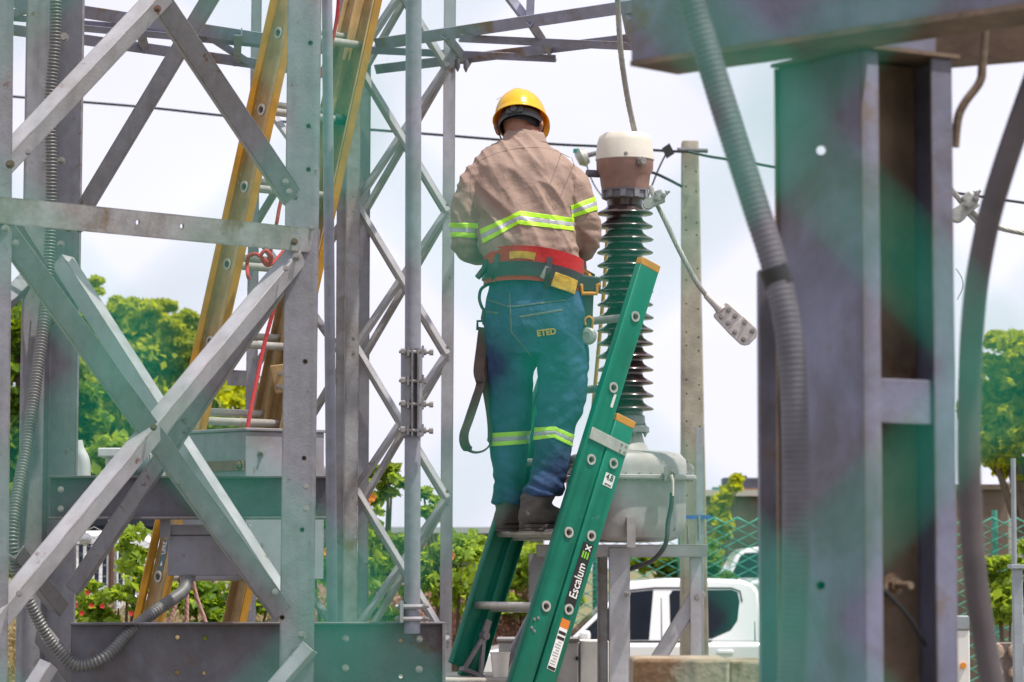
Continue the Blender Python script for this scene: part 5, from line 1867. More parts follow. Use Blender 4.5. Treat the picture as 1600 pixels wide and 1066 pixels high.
def leaves(centers, size, spread_up=.35, elong=1.6, fold=.25, seed=1):
    """one quad-pair leaf per centre, numpy built"""
    g = np.random.default_rng(seed)
    n = len(centers)
    d = g.normal(size=(n, 3))
    d /= np.linalg.norm(d, axis=1)[:, None]
    nrm = g.normal(size=(n, 3))
    nrm[:, 2] += spread_up * 3
    nrm -= d * (nrm * d).sum(1)[:, None]
    nrm /= np.linalg.norm(nrm, axis=1)[:, None]
    w = np.cross(d, nrm)
    s = size * g.uniform(.6, 1.25, size=(n, 1))
    c = np.asarray(centers)
    a = c - d * s * elong / 2
    b = c + d * s * elong / 2
    l = c + w * s / 2 + nrm * s * fold + d * s * .1
    r = c - w * s / 2 + nrm * s * fold + d * s * .1
    v = np.stack([a, l, b, r], 1).reshape(-1, 3)
    i = np.arange(n) * 4
    f = np.stack([i, i + 1, i + 2, i, i + 2, i + 3], 1).reshape(-1, 3)
    me = bpy.data.meshes.new('leaves')
    me.vertices.add(len(v))
    me.vertices.foreach_set('co', v.ravel())
    me.loops.add(len(f) * 3)
    me.loops.foreach_set('vertex_index', f.ravel().astype(np.int32))
    me.polygons.add(len(f))
    me.polygons.foreach_set('loop_start', np.arange(len(f), dtype=np.int32) * 3)
    me.polygons.foreach_set('loop_total', np.full(len(f), 3, dtype=np.int32))
    me.update()
    me.validate()
    return me


def clump_points(clumps, per, seed, shell=.25):
    g = np.random.default_rng(seed)
    out = []
    for (c, r) in clumps:
        # each clump is broken into flat sprays so the outline stays ragged
        nt_ = max(6, int(26 * (r[0] / .5) ** .8))
        for _ in range(nt_):
            d = g.normal(size=3)
            d /= np.linalg.norm(d)
            k = g.uniform(shell, 1.0) ** .6 * g.uniform(.75, 1.5)
            tc_ = np.array(c) + d * np.array(r) * k
            tr = np.array(r) * g.uniform(.22, .46) * np.array((1, 1, .5))
            m = max(6, int(per * g.uniform(.3, 1.2) * (1 if k < 1.05 else .35)))
            q = g.normal(size=(m, 3)) * .55
            q[:, 2] -= .35 * (q[:, 0] ** 2 + q[:, 1] ** 2)
            out.append(tc_ + q * tr)
    return np.concatenate(out)


def tree(name, label, d, clumps_px, trunk_px, leafm, size, per, seed, group=None, cat='tree', flowers=None, base_z=0.0):
    """clumps_px: (px, py, r px[, dd])"""
    base = P(trunk_px, 880, d)
    base.z = base_z
    t = thing(name, base, label, cat, group)
    cl_ = []
    for q in clumps_px:
        dd = d + (q[3] if len(q) > 3 else 0)
        rr = M(q[2], d)
        cl_.append((tuple(P(q[0], q[1], dd)), (rr, rr * 1.1, rr * .85)))
    if cat == 'tree':
        g_ = np.random.default_rng(seed + 100)
        for (c, r) in list(cl_):
            for _ in range(4):
                a = g_.uniform(-.3, math.pi + .3)
                k = g_.uniform(1.0, 1.35)
                rr = r[0] * g_.uniform(.16, .34)
                cl_.append(((c[0] + math.cos(a) * r[0] * k, c[1] + g_.normal(0, .3) * r[1], c[2] + math.sin(a) * r[2] * k), (rr * 1.5, rr, rr * .7)))
    pts = clump_points(cl_, per, seed)
    me = leaves(pts, size, seed=seed)
    cr_ = part('crown' if cat == 'tree' else 'foliage', me, leafm, t)
    cr_['kind'] = 'stuff'
    tops = [Vector(c[0]) for c in cl_[:len(clumps_px)]]
    cen = sum(tops, Vector()) / len(tops)
    fork = base.lerp(cen, .45)
    fork.x = base.x * .6 + cen.x * .4
    r0 = .055 * max(1, (cen.z - base_z)) * (.8 if cat == 'tree' else .35)
    part('trunk' if cat == 'tree' else 'stem', MB().tube(spline([base, base.lerp(fork, .5) + Vector((.05 * r0, 0, 0)), fork], 4), [r0 * (1 - .04 * k) for k in range(9)], 10), BARK, t)
    for k, tp in enumerate(tops):
        mid = fork.lerp(tp, .5) + Vector((0, 0, -.05))
        part('limb', MB().tube(spline([fork - Vector((0, 0, .02)), mid, tp], 4), [r0 * (.6 - .055 * j) for j in range(9)], 7), BARK, t)
    if flowers:
        fm, fpts, fs_ = flowers
        fb = MB()
        for (px, py) in fpts:
            c = P(px, py, d - .45)
            f_ = MB()
            for j in range(5):
                a = 2 * math.pi * j / 5
                e = Vector((math.cos(a), -.3, math.sin(a)))
                w = Vector((-math.sin(a), 0, math.cos(a)))
                f_.add([c, c + e * fs_ * .6 + w * fs_ * .4, c + e * fs_, c + e * fs_ * .6 - w * fs_ * .4], [(0, 1, 2, 3)])
            part('flower', f_, fm, t, smooth=False)
    return t


tree('leafy_tree', 'bright green leafy tree rising behind the left tower braces', 40,
     [(165, 545, 60), (215, 535, 55), (255, 525, 45), (270, 600, 55, .8), (200, 620, 80), (150, 680, 75), (260, 680, 70), (135, 470, 32), (195, 500, 30), (240, 500, 28), (120, 590, 60), (290, 640, 50), (180, 730, 70), (260, 740, 70), (300, 560, 26)], 200, LEAF_Y, .085, 120, 3)
tree('leafy_tree', 'yellowish green tree crown low beside the grey cabinet', 38,
     [(330, 660, 45), (370, 640, 45), (405, 650, 38), (420, 690, 40), (350, 710, 55), (400, 720, 45), (310, 720, 45)], 370, LEAF_Y, .082, 110, 4)
tree('leafy_tree', 'dark green tree glimpsed at the far left edge behind the tower leg', 36,
     [(25, 520, 55), (40, 600, 60), (10, 680, 60), (60, 720, 60), (30, 790, 60), (100, 640, 60), (110, 720, 60)], 40, LEAF_D, .09, 100, 5)
tree('leafy_tree', 'broad leafy tree at the right edge beyond the mesh fence', 36,
     [(1570, 590, 42), (1610, 570, 60), (1560, 650, 40), (1600, 650, 60), (1580, 700, 42), (1640, 640, 70), (1545, 690, 22), (1650, 720, 70)], 1640, LEAF_Y, .095, 46, 6)
tree('garden_hedge', 'dense green garden bushes low behind the left tower', 27,
     [(150, 760, 60), (210, 740, 55), (270, 790, 60), (330, 800, 60), (120, 820, 50), (400, 820, 60), (470, 850, 60), (60, 850, 60), (20, 900, 60), (250, 720, 35), (170, 710, 30)], 250, LEAF_B, .08, 90, 7, cat='hedge')
# flowering shrubs in the middle
SH = [('round leafed shrub with orange flowers seen through the rear gantry legs', 19.0, [(520, 790, 30), (515, 850, 40), (520, 920, 45), (490, 880, 40), (545, 960, 40)], [(507, 862), (515, 840)], 21),
      ('tall pale green shrub growing between gantry leg and pipe mast', 18.5, [(575, 770, 24), (600, 830, 40), (590, 890, 50), (612, 760, 22), (640, 890, 45), (600, 945, 45), (608, 735, 10), (575, 740, 14)], [(582, 777), (575, 783)], 22),
      ('light green shrub just right of the pipe mast with one orange bloom', 18.5, [(672, 800, 22), (680, 850, 40), (720, 870, 40), (680, 910, 48), (730, 930, 45), (662, 770, 12)], [(705, 868), (660, 850)], 23),
      ('green shrub behind the far rail of the green ladder', 32.2, [(770, 860, 34), (800, 890, 40), (840, 880, 40), (790, 940, 45), (860, 930, 42), (750, 915, 40)], [], 24)]
for k, (lb, d, cl_, fl, sd__) in enumerate(SH):
    tree('flowering_shrub', lb, d, cl_, cl_[2][0], LEAF_B, .048 if d < 30 else .075, 46, sd__, 'flowering shrubs behind the gantry', 'shrub', (FLOW, fl, .03) if fl else None)
tree('flower_bush', 'red flowering bush in the gap under the left tower channel', 17.5,
     [(150, 930, 38), (200, 900, 45), (215, 850, 30), (250, 930, 45), (185, 950, 40), (130, 960, 40), (230, 880, 36)], 190, LEAF_B, .042, 50, 31, cat='shrub', flowers=(FRED, [(137, 926), (118, 945), (143, 946), (160, 947), (205, 958), (128, 958)], .017))
tree('hedge_bush', 'green bush behind the yellow ladder foot', 17.5, [(300, 930, 40), (350, 920, 45), (400, 940, 45), (430, 900, 40), (320, 960, 40), (380, 960, 40)], 350, LEAF_D, .045, 50, 32, cat='shrub')
tree('climbing_shrub', 'green shrub against the mesh fence at the lower right edge', 22, [(1560, 890, 30), (1580, 920, 36), (1560, 950, 30), (1600, 880, 30)], 1570, LEAF_B, .06, 80, 33, cat='shrub')
tree('small_vine', 'yellow green vine climbing the far brown wall', 43, [(1150, 755, 12), (1135, 775, 14), (1122, 795, 16), (1130, 815, 18), (1118, 850, 25)], 1120, LEAF_Y, .10, 30, 34, cat='vine')
tree('green_bush', 'green bush behind the mesh fence beside the concrete pole', 34.5, [(1100, 860, 16), (1105, 885, 18), (1060, 880, 30), (1020, 880, 36), (1130, 905, 14)], 1080, LEAF_D, .09, 60, 35, cat='shrub')
# pink dry grass
def grass(name, label, x0, x1, d0, d1, h0, h1, n, m, seed, lean=.22):
    g = np.random.default_rng(seed)
    mbv, mbf = [], []
    for i in range(n):
        d = g.uniform(d0, d1)
        b = P(g.uniform(x0, x1), 880, d)
        h = g.uniform(h0, h1)
        lx, ly = g.normal(0, lean), g.normal(0, lean)
        w = g.uniform(.006, .012)
        a = g.uniform(0, 3.14)
        ux, uy = math.cos(a) * w, math.sin(a) * w
        o = len(mbv)
        mbv += [(b.x - ux, b.y - uy, 0), (b.x + ux, b.y + uy, 0), (b.x + lx * .4 * h + ux, b.y + ly * .4 * h + uy, h * .6), (b.x + lx * .4 * h - ux, b.y + ly * .4 * h - uy, h * .6), (b.x + lx * h, b.y + ly * h, h),
                (b.x + lx * .8 * h + ux * 2.5, b.y + ly * .8 * h + uy * 2.5, h * .82), (b.x + lx * .8 * h - ux * 2.5, b.y + ly * .8 * h - uy * 2.5, h * .82)]
        mbf += [(o, o + 1, o + 2, o + 3), (o + 3, o + 2, o + 5, o + 6), (o + 6, o + 5, o + 4)]
    me = bpy.data.meshes.new(name)
    me.from_pydata(mbv, [], mbf)
    ob = part(name, me, m)
    return tag(ob, label, 'grass', kind='stuff')


PINKG = leaf_mat('pink_dry_grass', (0.46, 0.27, 0.21), (0.62, 0.38, 0.30), .35, 6)
STRAW = leaf_mat('straw_grass', (0.36, 0.28, 0.15), (0.5, 0.4, 0.2), .4, 6)


def plumes(name, label, x0, x1, d0, d1, z0, z1, n, m, seed, size):
    g = np.random.default_rng(seed)
    xa_, xb_ = P(x0, 880, (d0 + d1) / 2).x, P(x1, 880, (d0 + d1) / 2).x
    heads = np.stack([g.uniform(xa_, xb_, n), g.uniform(d0, d1, n), z0 + (z1 - z0) * g.uniform(0, 1, n) ** .8], 1)
    pts = np.repeat(heads, 14, 0) + g.normal(size=(n * 14, 3)) * np.array((.02, .02, .055))
    me = leaves(pts, size, elong=3.2, seed=seed, spread_up=.1)
    # stems down to the ground
    bm = bmesh.new()
    bm.from_mesh(me)
    for h in heads:
        b = h + np.array((g.normal(0, .12), g.normal(0, .12), 0))
        v = [bm.verts.new((b[0] - .003, b[1], 0)), bm.verts.new((b[0] + .003, b[1], 0)), bm.verts.new((h[0] + .002, h[1], h[2])), bm.verts.new((h[0] - .002, h[1], h[2]))]
        bm.faces.new(v)
    bm.to_mesh(me)
    bm.free()
    return tag(part(name, me, m), label, 'grass', kind='stuff')


plumes('dry_grass', 'pinkish dry plume grass below the shrubs', 440, 880, 32.0, 35.5, .70, 1.42, 2200, PINKG, 41, .034)
plumes('dry_grass', 'pale dry grass below the flower bush on the left', -20, 450, 18.0, 21, .95, 1.42, 1100, STRAW, 42, .018)
tree('background_hedge', 'low green hedge filling the gap behind the shrubs', 37, [(490 + 42 * k, 935 + 42 * math.sin(k * 2.1), 40 + 14 * math.sin(k * 1.3), .5 * math.sin(k * 2.3)) for k in range(10)], 700, LEAF_D, .09, 80, 36, cat='hedge')

# ------------------------------------------------------------------ far walls and buildings
STAINW = mat('stained_brown_wall', (0.15, 0.115, 0.09), 0.9, 0, 0.45, 1.5, streak=.6, dark=(0.04, 0.03, 0.025), bump=.3)
PALEW = mat('pale_render', (0.50, 0.47, 0.42), 0.9, 0, 0.15, 1.5, streak=.2)
Y = 46
FB = thing('far_house', (P(1200, 880, Y).x, Y + 2, 0), 'stained brown flat-roofed house beyond the mesh fence', 'building')
part('wall', MB().abox(P(1092, 880, Y).x, P(1330, 880, Y).x, Y, Y + 5, 0, P(1100, 776, Y).z), STAINW, FB)
part('roof_edge', MB().abox(P(1088, 880, Y).x, P(1334, 880, Y).x, Y - .15, Y + 5.1, P(1100, 775.5, Y).z, P(1100, 766, Y).z), PALEW, FB)
tk = P(1155, 752, Y + 1)
part('roof_tank', MB().abox(tk.x - .26, tk.x + .30, Y + .8, Y + 1.3, P(1155, 766, Y).z, P(1155, 744, Y).z).abox(tk.x - .12, tk.x + .12, Y + .9, Y + 1.2, P(1155, 743.9, Y).z, P(1155, 740, Y).z), mat('dark_tank', (0.06, 0.065, 0.09), .6), FB, bevel=.03)
part('roof_clutter', MB().abox(P(1118, 880, Y).x, P(1132, 880, Y).x, Y + .5, Y + .8, P(1118, 766, Y).z, P(1118, 760, Y).z), mat('teal_clutter', (0.08, 0.20, 0.19), .7), FB)
part('roof_clutter', MB().abox(P(1150, 880, Y).x, P(1195, 880, Y).x, Y + .3, Y + .6, P(1118, 766, Y).z, P(1118, 762, Y).z), mat('rust_clutter', (0.25, 0.13, 0.07), .8), FB)
Y = 40
FW = thing('boundary_wall', (P(1560, 880, Y).x, Y, 0), 'stained concrete boundary wall under the right tree', 'wall')
part('wall_panel', MB().abox(P(1440, 880, Y).x, P(1576, 880, Y).x, Y, Y + .2, 0, P(1550, 766, Y).z), STAINW, FW)
part('coping', MB().abox(P(1436, 880, Y).x, P(1580, 880, Y).x, Y - .06, Y + .26, P(1550, 765.5, Y).z, P(1550, 757, Y).z), STAINW, FW)
part('wall_panel', MB().abox(P(1577, 880, Y + .3).x, P(1760, 880, Y).x, Y + .3, Y + .5, 0, P(1550, 752, Y).z), PALEW, FW)
Y = 62
FH = thing('far_shed', (P(730, 880, Y).x, Y, 0), 'long low grey roofed shed on the horizon behind the shrubs', 'building')
part('wall', MB().abox(P(560, 880, Y).x, P(850, 880, Y).x, Y, Y + 5, 0, P(700, 834, Y).z), mat('olive_shed_wall', (0.16, 0.19, 0.12), .9, 0, .3, 1), FH)
part('roof', MB().abox(P(550, 880, Y).x, P(858, 880, Y).x, Y - .4, Y + 5.4, P(700, 833.5, Y).z, P(700, 824, Y).z), mat('grey_shed_roof', (0.40, 0.42, 0.42), .7, 0, .2, 1), FH)

# ------------------------------------------------------------------ background mesh fences
FGRN = mat('green_coated_wire', (0.05, 0.30, 0.22), 0.5, 0, 0.2, 5)
FGRY = mat('galvanised_wire', (0.30, 0.31, 0.30), 0.5, .3, 0.2, 5)


def mesh_fence(name, label, x0, x1, d, ztop, pitch, r, m, posts, zb=0.3):
    t = thing(name, (P((x0 + x1) / 2, 880, d).x, d, 0), label, 'fence')
    xa_, xb_ = P(x0, 880, d).x, P(x1, 880, d).x
    b = MB()
    n = int((xb_ - xa_) / pitch)
    rows = int((ztop - zb) / (pitch * .5))
    for i in range(n):
        for ph in (0, 1):
            pass
        pts = []
        for k in range(rows + 1):
            s = (k + i) % 2
            pts.append(Vector((xa_ + i * pitch + (pitch * .52 if s else -pitch * .52) + pitch / 2, d + (.012 if s else -.012), zb + k * pitch * .5 * 1.0)))
        b.tube(pts, r, 4, caps=False)
    w = part('wire_mesh', b, m, t, smooth=False)
    w['kind'] = 'stuff'
    for px in posts:
        x = P(px, 880, d).x
        part('post', MB().cyl((x, d + .05, 0), (x, d + .05, ztop + .06), .03, 10), m, t)
    return t


mesh_fence('mesh_fence', 'green coated chain-link fence behind the white pickup', 880, 1700, 33.0, P(1150, 806, 33.0).z, .125, .0125, FGRN, (930, 1064, 1320, 1556))
mesh_fence('mesh_fence', 'thin grey chain-link fence in front of the parked van at left', -60, 300, 19.5, P(150, 822, 19.5).z, .07, .0032, FGRY, (-40, 60, 174))
# posts at the right edge
PSTL = mat('weathered_post_paint', (0.30, 0.33, 0.35), .6, .1, .2, 8, rust=.15, streak=.4)
b0 = P(1589, 880, 14)
PST = thing('gate_post', (b0.x, 14, 0), 'square steel gate post with flat cap at the right edge', 'post')
part('shaft', MB().abox(b0.x - M(7, 14), b0.x + M(7, 14), 13.97, 14.03, 0, P(1589, 889, 14).z), PSTL, PST, bevel=.003)
part('cap', MB().abox(b0.x - M(12, 14), b0.x + M(14, 14), 13.95, 14.06, P(1589, 888.5, 14).z, P(1589, 882, 14).z), PSTL, PST, bevel=.002)
b0 = P(1585, 880, 16)
solo('slim_post', MB().cyl((b0.x, 16, 0), (b0.x, 16, P(1585, 716, 16).z), M(4, 16), 10), PSTL, 'slim pale steel post rising against the right tree', 'post')
b0 = P(174, 880, 19)
solo('rusty_stake', MB().cyl((b0.x, 19, 0), (b0.x, 19, P(174, 838, 19).z), M(4, 19), 8), mat('rust_stake', (0.12, 0.06, 0.04), .8), 'thin rusty stake standing in front of the flower bush', 'stake')
# rubble stone wall, stones laid singly
STONE = mat('field_stone', (0.36, 0.27, 0.20), 0.9, 0, 0.4, 3.5, bump=.5, bump_scale=30)
MORT = mat('stone_mortar', (0.16, 0.13, 0.11), 0.95, 0, .3, 10, bump=.4)
Y = 17
x0, x1 = P(1545, 880, Y).x, P(1720, 880, Y).x
zt_ = P(1580, 1003, Y).z
SW = thing('stone_wall', ((x0 + x1) / 2, Y + .1, 0), 'low rubble stone wall in the bottom right corner', 'wall')
part('core', MB().abox(x0, x1, Y + .02, Y + .3, 0, zt_ - .01), MORT, SW)
g = np.random.default_rng(5)
z = 0.0
row = 0
while z < zt_ - .03:
    h = g.uniform(.085, .12)
    if z + h > zt_: h = zt_ - z
    x = x0 - g.uniform(0, .06)
    while x < x1:
        w = g.uniform(.07, .14)
        s_ = MB()
        cxx, czz = x + w / 2, z + h / 2
        n = 9
        rim = [(cxx + math.cos(2 * math.pi * j / n) * w * .48 * g.uniform(.86, 1.06) * 1.06, czz + math.sin(2 * math.pi * j / n) * h * .48 * g.uniform(.88, 1.05) * 1.06) for j in range(n)]
        vs = [(a, Y + .03, c) for a, c in rim] + [(cxx + (a - cxx) * .8, Y - .015, czz + (c - czz) * .8) for a, c in rim] + [(cxx, Y - .022, czz)]
        fs = [(j, (j + 1) % n, n + (j + 1) % n, n + j) for j in range(n)] + [(n + j, n + (j + 1) % n, 2 * n) for j in range(n)]
        part('stone', s_.add(vs, fs), STONE, SW, angle=60)
        x += w + .012
    z += h + .01
    row += 1

# ------------------------------------------------------------------ utility pole and lines
CPOLE = mat('concrete_pole', (0.32, 0.29, 0.235), 0.9, 0, 0.3, 5, streak=.4, dark=(0.17, 0.15, 0.12), bump=.3)
d = 25.0
pt_, pb_ = P(1078, 221, d), P(1085, 880, d)
UP = thing('utility_pole', (pb_.x, d, 0), 'tall tapered concrete utility pole behind the transformer', 'pole')
wt, wb = M(13.2, d), M(23.5, d)
vs = []
for (c, w, z) in ((Vector((pb_.x, d, 0)), wb, 0.0), (Vector((pt_.x, d, 0)), wt, pt_.z)):
    vs += [(c.x - w, d - w, z), (c.x + w, d - w, z), (c.x + w, d + w, z), (c.x - w, d + w, z)]
shaft = part('shaft', MB().add(vs, [(3, 2, 1, 0), (4, 5, 6, 7), (0, 1, 5, 4), (1, 2, 6, 5), (2, 3, 7, 6), (3, 0, 4, 7)]), CPOLE, UP, bevel=.012)
DK = mat('dark_hole', (0.02, 0.018, 0.016), .9)
ct = MB()
for k in range(15):
    yy = 262 + k * 36 + 9 * math.sin(k * 3.7)
    f = (yy - 221) / (1066 - 221)
    wpx = 13.2 + f * 9
    xx = 1078 + f * 7
    for s in (-.55, .6):
        p = P(xx + s * wpx, yy + (8 if s > 0 else 0), d)
        ct.cyl(p - Vector((0, .4, 0)), p + Vector((0, -.02, 0)) + Vector((0, .06, 0)), .0075, 8)
cut(shaft, ct)
part('riser_conduit', MB().abox(P(1088, 880, d - .2).x, P(1099, 880, d - .2).x, d - .25, d - .17, 0, P(1090, 668, d - .2).z), PSTL, UP)
part('band', MB().abox(P(1060, 880, d).x, P(1108, 880, d).x, d - .27, d - .255, P(1090, 812, d).z, P(1090, 806, d).z), mat('blue_band', (0.05, 0.12, 0.4), .6), UP)
part('cross_bolt', MB().cyl(P(1058, 234, d - .15), P(1106, 236, d - .15), .018, 8), STEEL_DARK, UP)
CABL = mat('black_service_cable', (0.02, 0.022, 0.03), .6)


def line(name, label, pts, r, n=8):
    return solo(name, MB().tube(spline(pts, n), r, 6), CABL, label, 'cable', angle=80)


line('service_cable', 'sagging black service cable running left from the pole behind the worker', [P(-60, 143, 27), P(20, 151, 27), P(110, 158, 27), P(230, 168, 27), P(350, 181, 26.5), P(470, 193, 26.3), P(570, 202, 26), P(700, 212, 26), P(860, 225, 25.5), P(940, 229, 25.3), P(1040, 236, 24.9), P(1075, 237, 24.8)], .0115)
line('service_cable', 'black service cable running right from the pole behind the big column', [P(1075, 237, 24.8), P(1110, 245, 24.8), P(1170, 254, 24.6), P(1235, 265, 24.5), P(1400, 288, 24.2), P(1510, 304, 24), P(1600, 317, 24), P(1700, 330, 24)], .0115)
line('drop_wire', 'short dark wire joining the pole just below its top on the left', [P(985, 262, 24.9), P(1020, 270, 24.9), P(1045, 281, 24.9), P(1066, 292, 24.85)], .012)
line('drop_wire', 'thin slack wire hanging below the street lamp beside the worker', [P(915, 252, 24.9), P(922, 275, 24.9), P(932, 295, 24.9), P(945, 312, 24.9)], .006)
line('drop_wire', 'thin stay wire slanting down from the cable clip left of the pole', [P(1043, 236, 24.9), P(1030, 262, 24.9), P(1018, 292, 24.9), P(1012, 310, 24.9)], .007)
line('jumper_tail', 'thin black wire bulging out right of the big column', [P(1494, 420, 8.5), P(1503, 435, 8.5), P(1504, 450, 8.5), P(1496, 468, 8.5)], .0012)
part('cable_clip', MB().box(P(1044, 236, 24.85), (.03, 0, .02), (0, .03, 0), (-.02, 0, .04)), DARKP, UP)
SL = thing('street_lamp', P(935, 238, 24.9), 'small grey street lamp on a bracket beside the transformer head', 'lamp')
part('arm', MB().tube([P(980, 228, 24.9), P(935, 239, 24.9), P(918, 243, 24.9)], .02, 8), STEEL_DARK, SL)
part('head', MB().tube([P(918, 243, 24.9), P(910, 246, 24.9), P(902, 250, 24.9)], [.06, .085, .05], 12), GALV, SL)
part('photocell', MB().cyl(P(902, 239, 24.9), P(902, 233, 24.9), .035, 12), mat('teal_photocell', (0.02, 0.28, 0.22), .5), SL)

b0 = P(1503, 880, 20)
MK = thing('marker_board', (b0.x, 20, 0), 'narrow white marker board with orange reflector between column and hose', 'sign')
part('board', MB().abox(b0.x - .05, b0.x + .045, 20, 20.03, 0, P(1503, 985, 20).z), LWHT, MK, bevel=.006)
part('dark_cap', MB().abox(b0.x - .052, b0.x + .047, 19.99, 20.04, P(1503, 985, 20).z + .001, P(1503, 962, 20).z), PSTL, MK, bevel=.01)
part('reflector', MB().cyl((b0.x, 19.985, P(1503, 1040, 20).z), (b0.x, 20, P(1503, 1040, 20).z), .02, 16), FLOW, MK)

# ================================================================== vehicles
CARW = mat('white_car_paint', (0.78, 0.78, 0.80), 0.22, 0, 0.02, 2, coat=.6)
GLASS = mat('dark_car_glass', (0.008, 0.012, 0.020), 0.08, 0, 0.2, 1.5, spec=.22)
TRIM = mat('black_trim', (0.015, 0.015, 0.016), .5)
TYRE = mat('tyre_rubber', (0.018, 0.018, 0.018), .85)
RIM = mat('alloy_rim', (0.5, 0.5, 0.52), .3, .7)
TAIL = mat('tail_lamp', (0.45, 0.02, 0.015), .25)


def car_body(poly, hw, round_=.06, top_in=0.0, ztop=None, zbot=None):
    """side outline (x,z) extruded over half width hw, narrowed towards the top"""
    b = MB()
    n = len(poly)
    vs = []
    for (yy, k) in ((-1, 0), (1, 0)):
        for (x, z) in poly:
            nar = top_in * max(0, (z - zbot) / (ztop - zbot)) if ztop else 0
            vs.append((x, yy * (hw - nar), z))
    fs = [(i, (i + 1) % n, n + (i + 1) % n, n + i) for i in range(n)] + [tuple(range(n - 1, -1, -1)), tuple(range(n, 2 * n))]
    return b.add(vs, fs)


def wheel(parent, x, y, r=.36):
    w = part('wheel', MB().lathe((x, y, r), [(r * .62, -.10), (r * .95, -.11), (r, -.08), (r, .08), (r * .95, .11), (r * .62, .10)], 28, axis=(0, 1, 0)), TYRE, parent)
    part('rim', MB().lathe((x, y, r), [(r * .1, -.06), (r * .6, -.085), (r * .62, .085), (r * .1, .06)], 24, axis=(0, 1, 0)), RIM, w)


def pickup(name, label, d, sc_x, sx):
    """double-cab pickup, its nose to the left; pixel outline at distance d"""
    gx = lambda px: P(px, 880, d).x
    gz = lambda py: P(900, py, d).z
    hw = .88
    cen = Vector((gx(1100), d + hw, 0))
    t = thing(name, cen, label, 'pickup truck')

    def mk(nm, poly, hw_, m, top_in=0, bevel=.03, parent=None, yoff=0, label=None):
        pp = [(gx(a), gz(b)) for a, b in poly]
        zs_ = [q[1] for q in pp]
        b = car_body(pp, hw_, top_in=top_in, ztop=max(zs_), zbot=min(zs_))
        b.v = [(x, y + d + hw + yoff, z) for x, y, z in b.v]
        return part(nm, b, m, parent or t, bevel=bevel)

    mk('lower_body', [(735, 1120), (738, 1040), (752, 1020), (800, 1010), (888, 1003), (1196, 1003), (1196, 1120)], hw, CARW, 0, .05)
    mk('load_bed', [(1200, 1120), (1200, 1006), (1475, 1004), (1482, 1010), (1482, 1120)], hw, CARW, 0, .03)
    mk('cab', [(884, 1006), (975, 918), (992, 909), (1040, 904.5), (1110, 904), (1160, 906), (1178, 912), (1188, 925), (1194, 1006)], hw - .03, CARW, .16, .035)
    # windows on the near and the far side, slightly proud of the cab
    for side in (-1, 1):
        def win(nm, poly, off=.004):
            b = MB()
            zb_, zt__ = gz(1006), gz(904)
            pts = []
            for (a, c) in poly:
                x, z = gx(a), gz(c)
                y = (hw - .03) - .16 * max(0, (z - zb_) / (zt__ - zb_)) + off
                pts.append(Vector((x, d + hw + side * y, z)))
            n = len(pts)
            inn = [p + Vector((0, -side * .02, 0)) for p in pts]
            b.add(pts + inn, [tuple(range(n)) if side < 0 else tuple(reversed(range(n)))] + [(i, (i + 1) % n, n + (i + 1) % n, n + i) for i in range(n)])
            return part(nm, b, GLASS, t, angle=20)
        win('window', [(898, 1002), (960, 945), (985, 926), (1022, 922), (1014, 1000)])
        win('window', [(1048, 998), (1047, 930), (1052, 923), (1145, 922), (1154, 926), (1157, 940), (1153, 970), (1142, 985), (1112, 998)])
        part('window_trim', MB().tube([Vector((gx(a), d + hw + side * ((hw - .03) - .16 * max(0, (gz(c) - gz(1006)) / (gz(904) - gz(1006))) + .004), gz(c))) for a, c in ((896, 1004), (960, 943), (985, 923), (1024, 919), (1040, 919), (1145, 919), (1158, 924), (1161, 940))], .008, 6), TRIM, t)
        part('sill_trim', MB().tube([(gx(898), d + hw + side * (hw - .026), gz(1003.5)), (gx(1112), d + hw + side * (hw - .026), gz(1002))], .009, 6), TRIM, t)
        for px in (1034, 1180):
            zz_ = [gz(1060), gz(925 if px == 1034 else 930)]
            yv = [d + hw + side * (hw + .002), d + hw + side * (hw - .03 - .13 + .002)]
            part('door_seam', MB().add([(gx(px) - .004, d + hw + side * (hw - .028), gz(1003)), (gx(px) + .004, d + hw + side * (hw - .028), gz(1003)), (gx(px) + .004, yv[1], zz_[1]), (gx(px) - .004, yv[1], zz_[1])], [(0, 1, 2, 3)]), TRIM, t)
        part('door_handle', MB().abox(gx(1120), gx(1145), d + hw + side * (hw + .012) - .012, d + hw + side * (hw + .012) + .012, gz(1022), gz(1016)), CARW, t, bevel=.008)
        part('wing_mirror', MB().abox(gx(905), gx(922), d + hw + side * (hw + .10) - .06, d + hw + side * (hw + .10) + .06, gz(1008), gz(985)), CARW, t, bevel=.03)
        part('tail_lamp', MB().abox(gx(1471), gx(1484), d + hw + side * (hw - .05) - .05, d + hw + side * (hw - .05) + .056, gz(1060), gz(1012)), TAIL, t, bevel=.01)
        for px in (830, 1380):
            wheel(t, gx(px), d + hw + side * (hw - .08))
    b = MB()
    pA, pB = Vector((gx(886), 0, gz(1003))), Vector((gx(977), 0, gz(917)))
    dirn = (pB - pA).normalized()
    nn = Vector((-dirn.z, 0, dirn.x))
    q0, q1 = pA + dirn * .06 + nn * .006, pB - dirn * .05 + nn * .006
    b.add([(q0.x, d + hw - .74, q0.z), (q0.x, d + hw + .74, q0.z), (q1.x, d + hw + .66, q1.z), (q1.x, d + hw - .66, q1.z)], [(0, 1, 2, 3)])
    part('windscreen', b, GLASS, t)
    return t


pickup('parked_pickup', 'white double-cab pickup truck parked behind the transformer stand', 29.5, 1, 1)
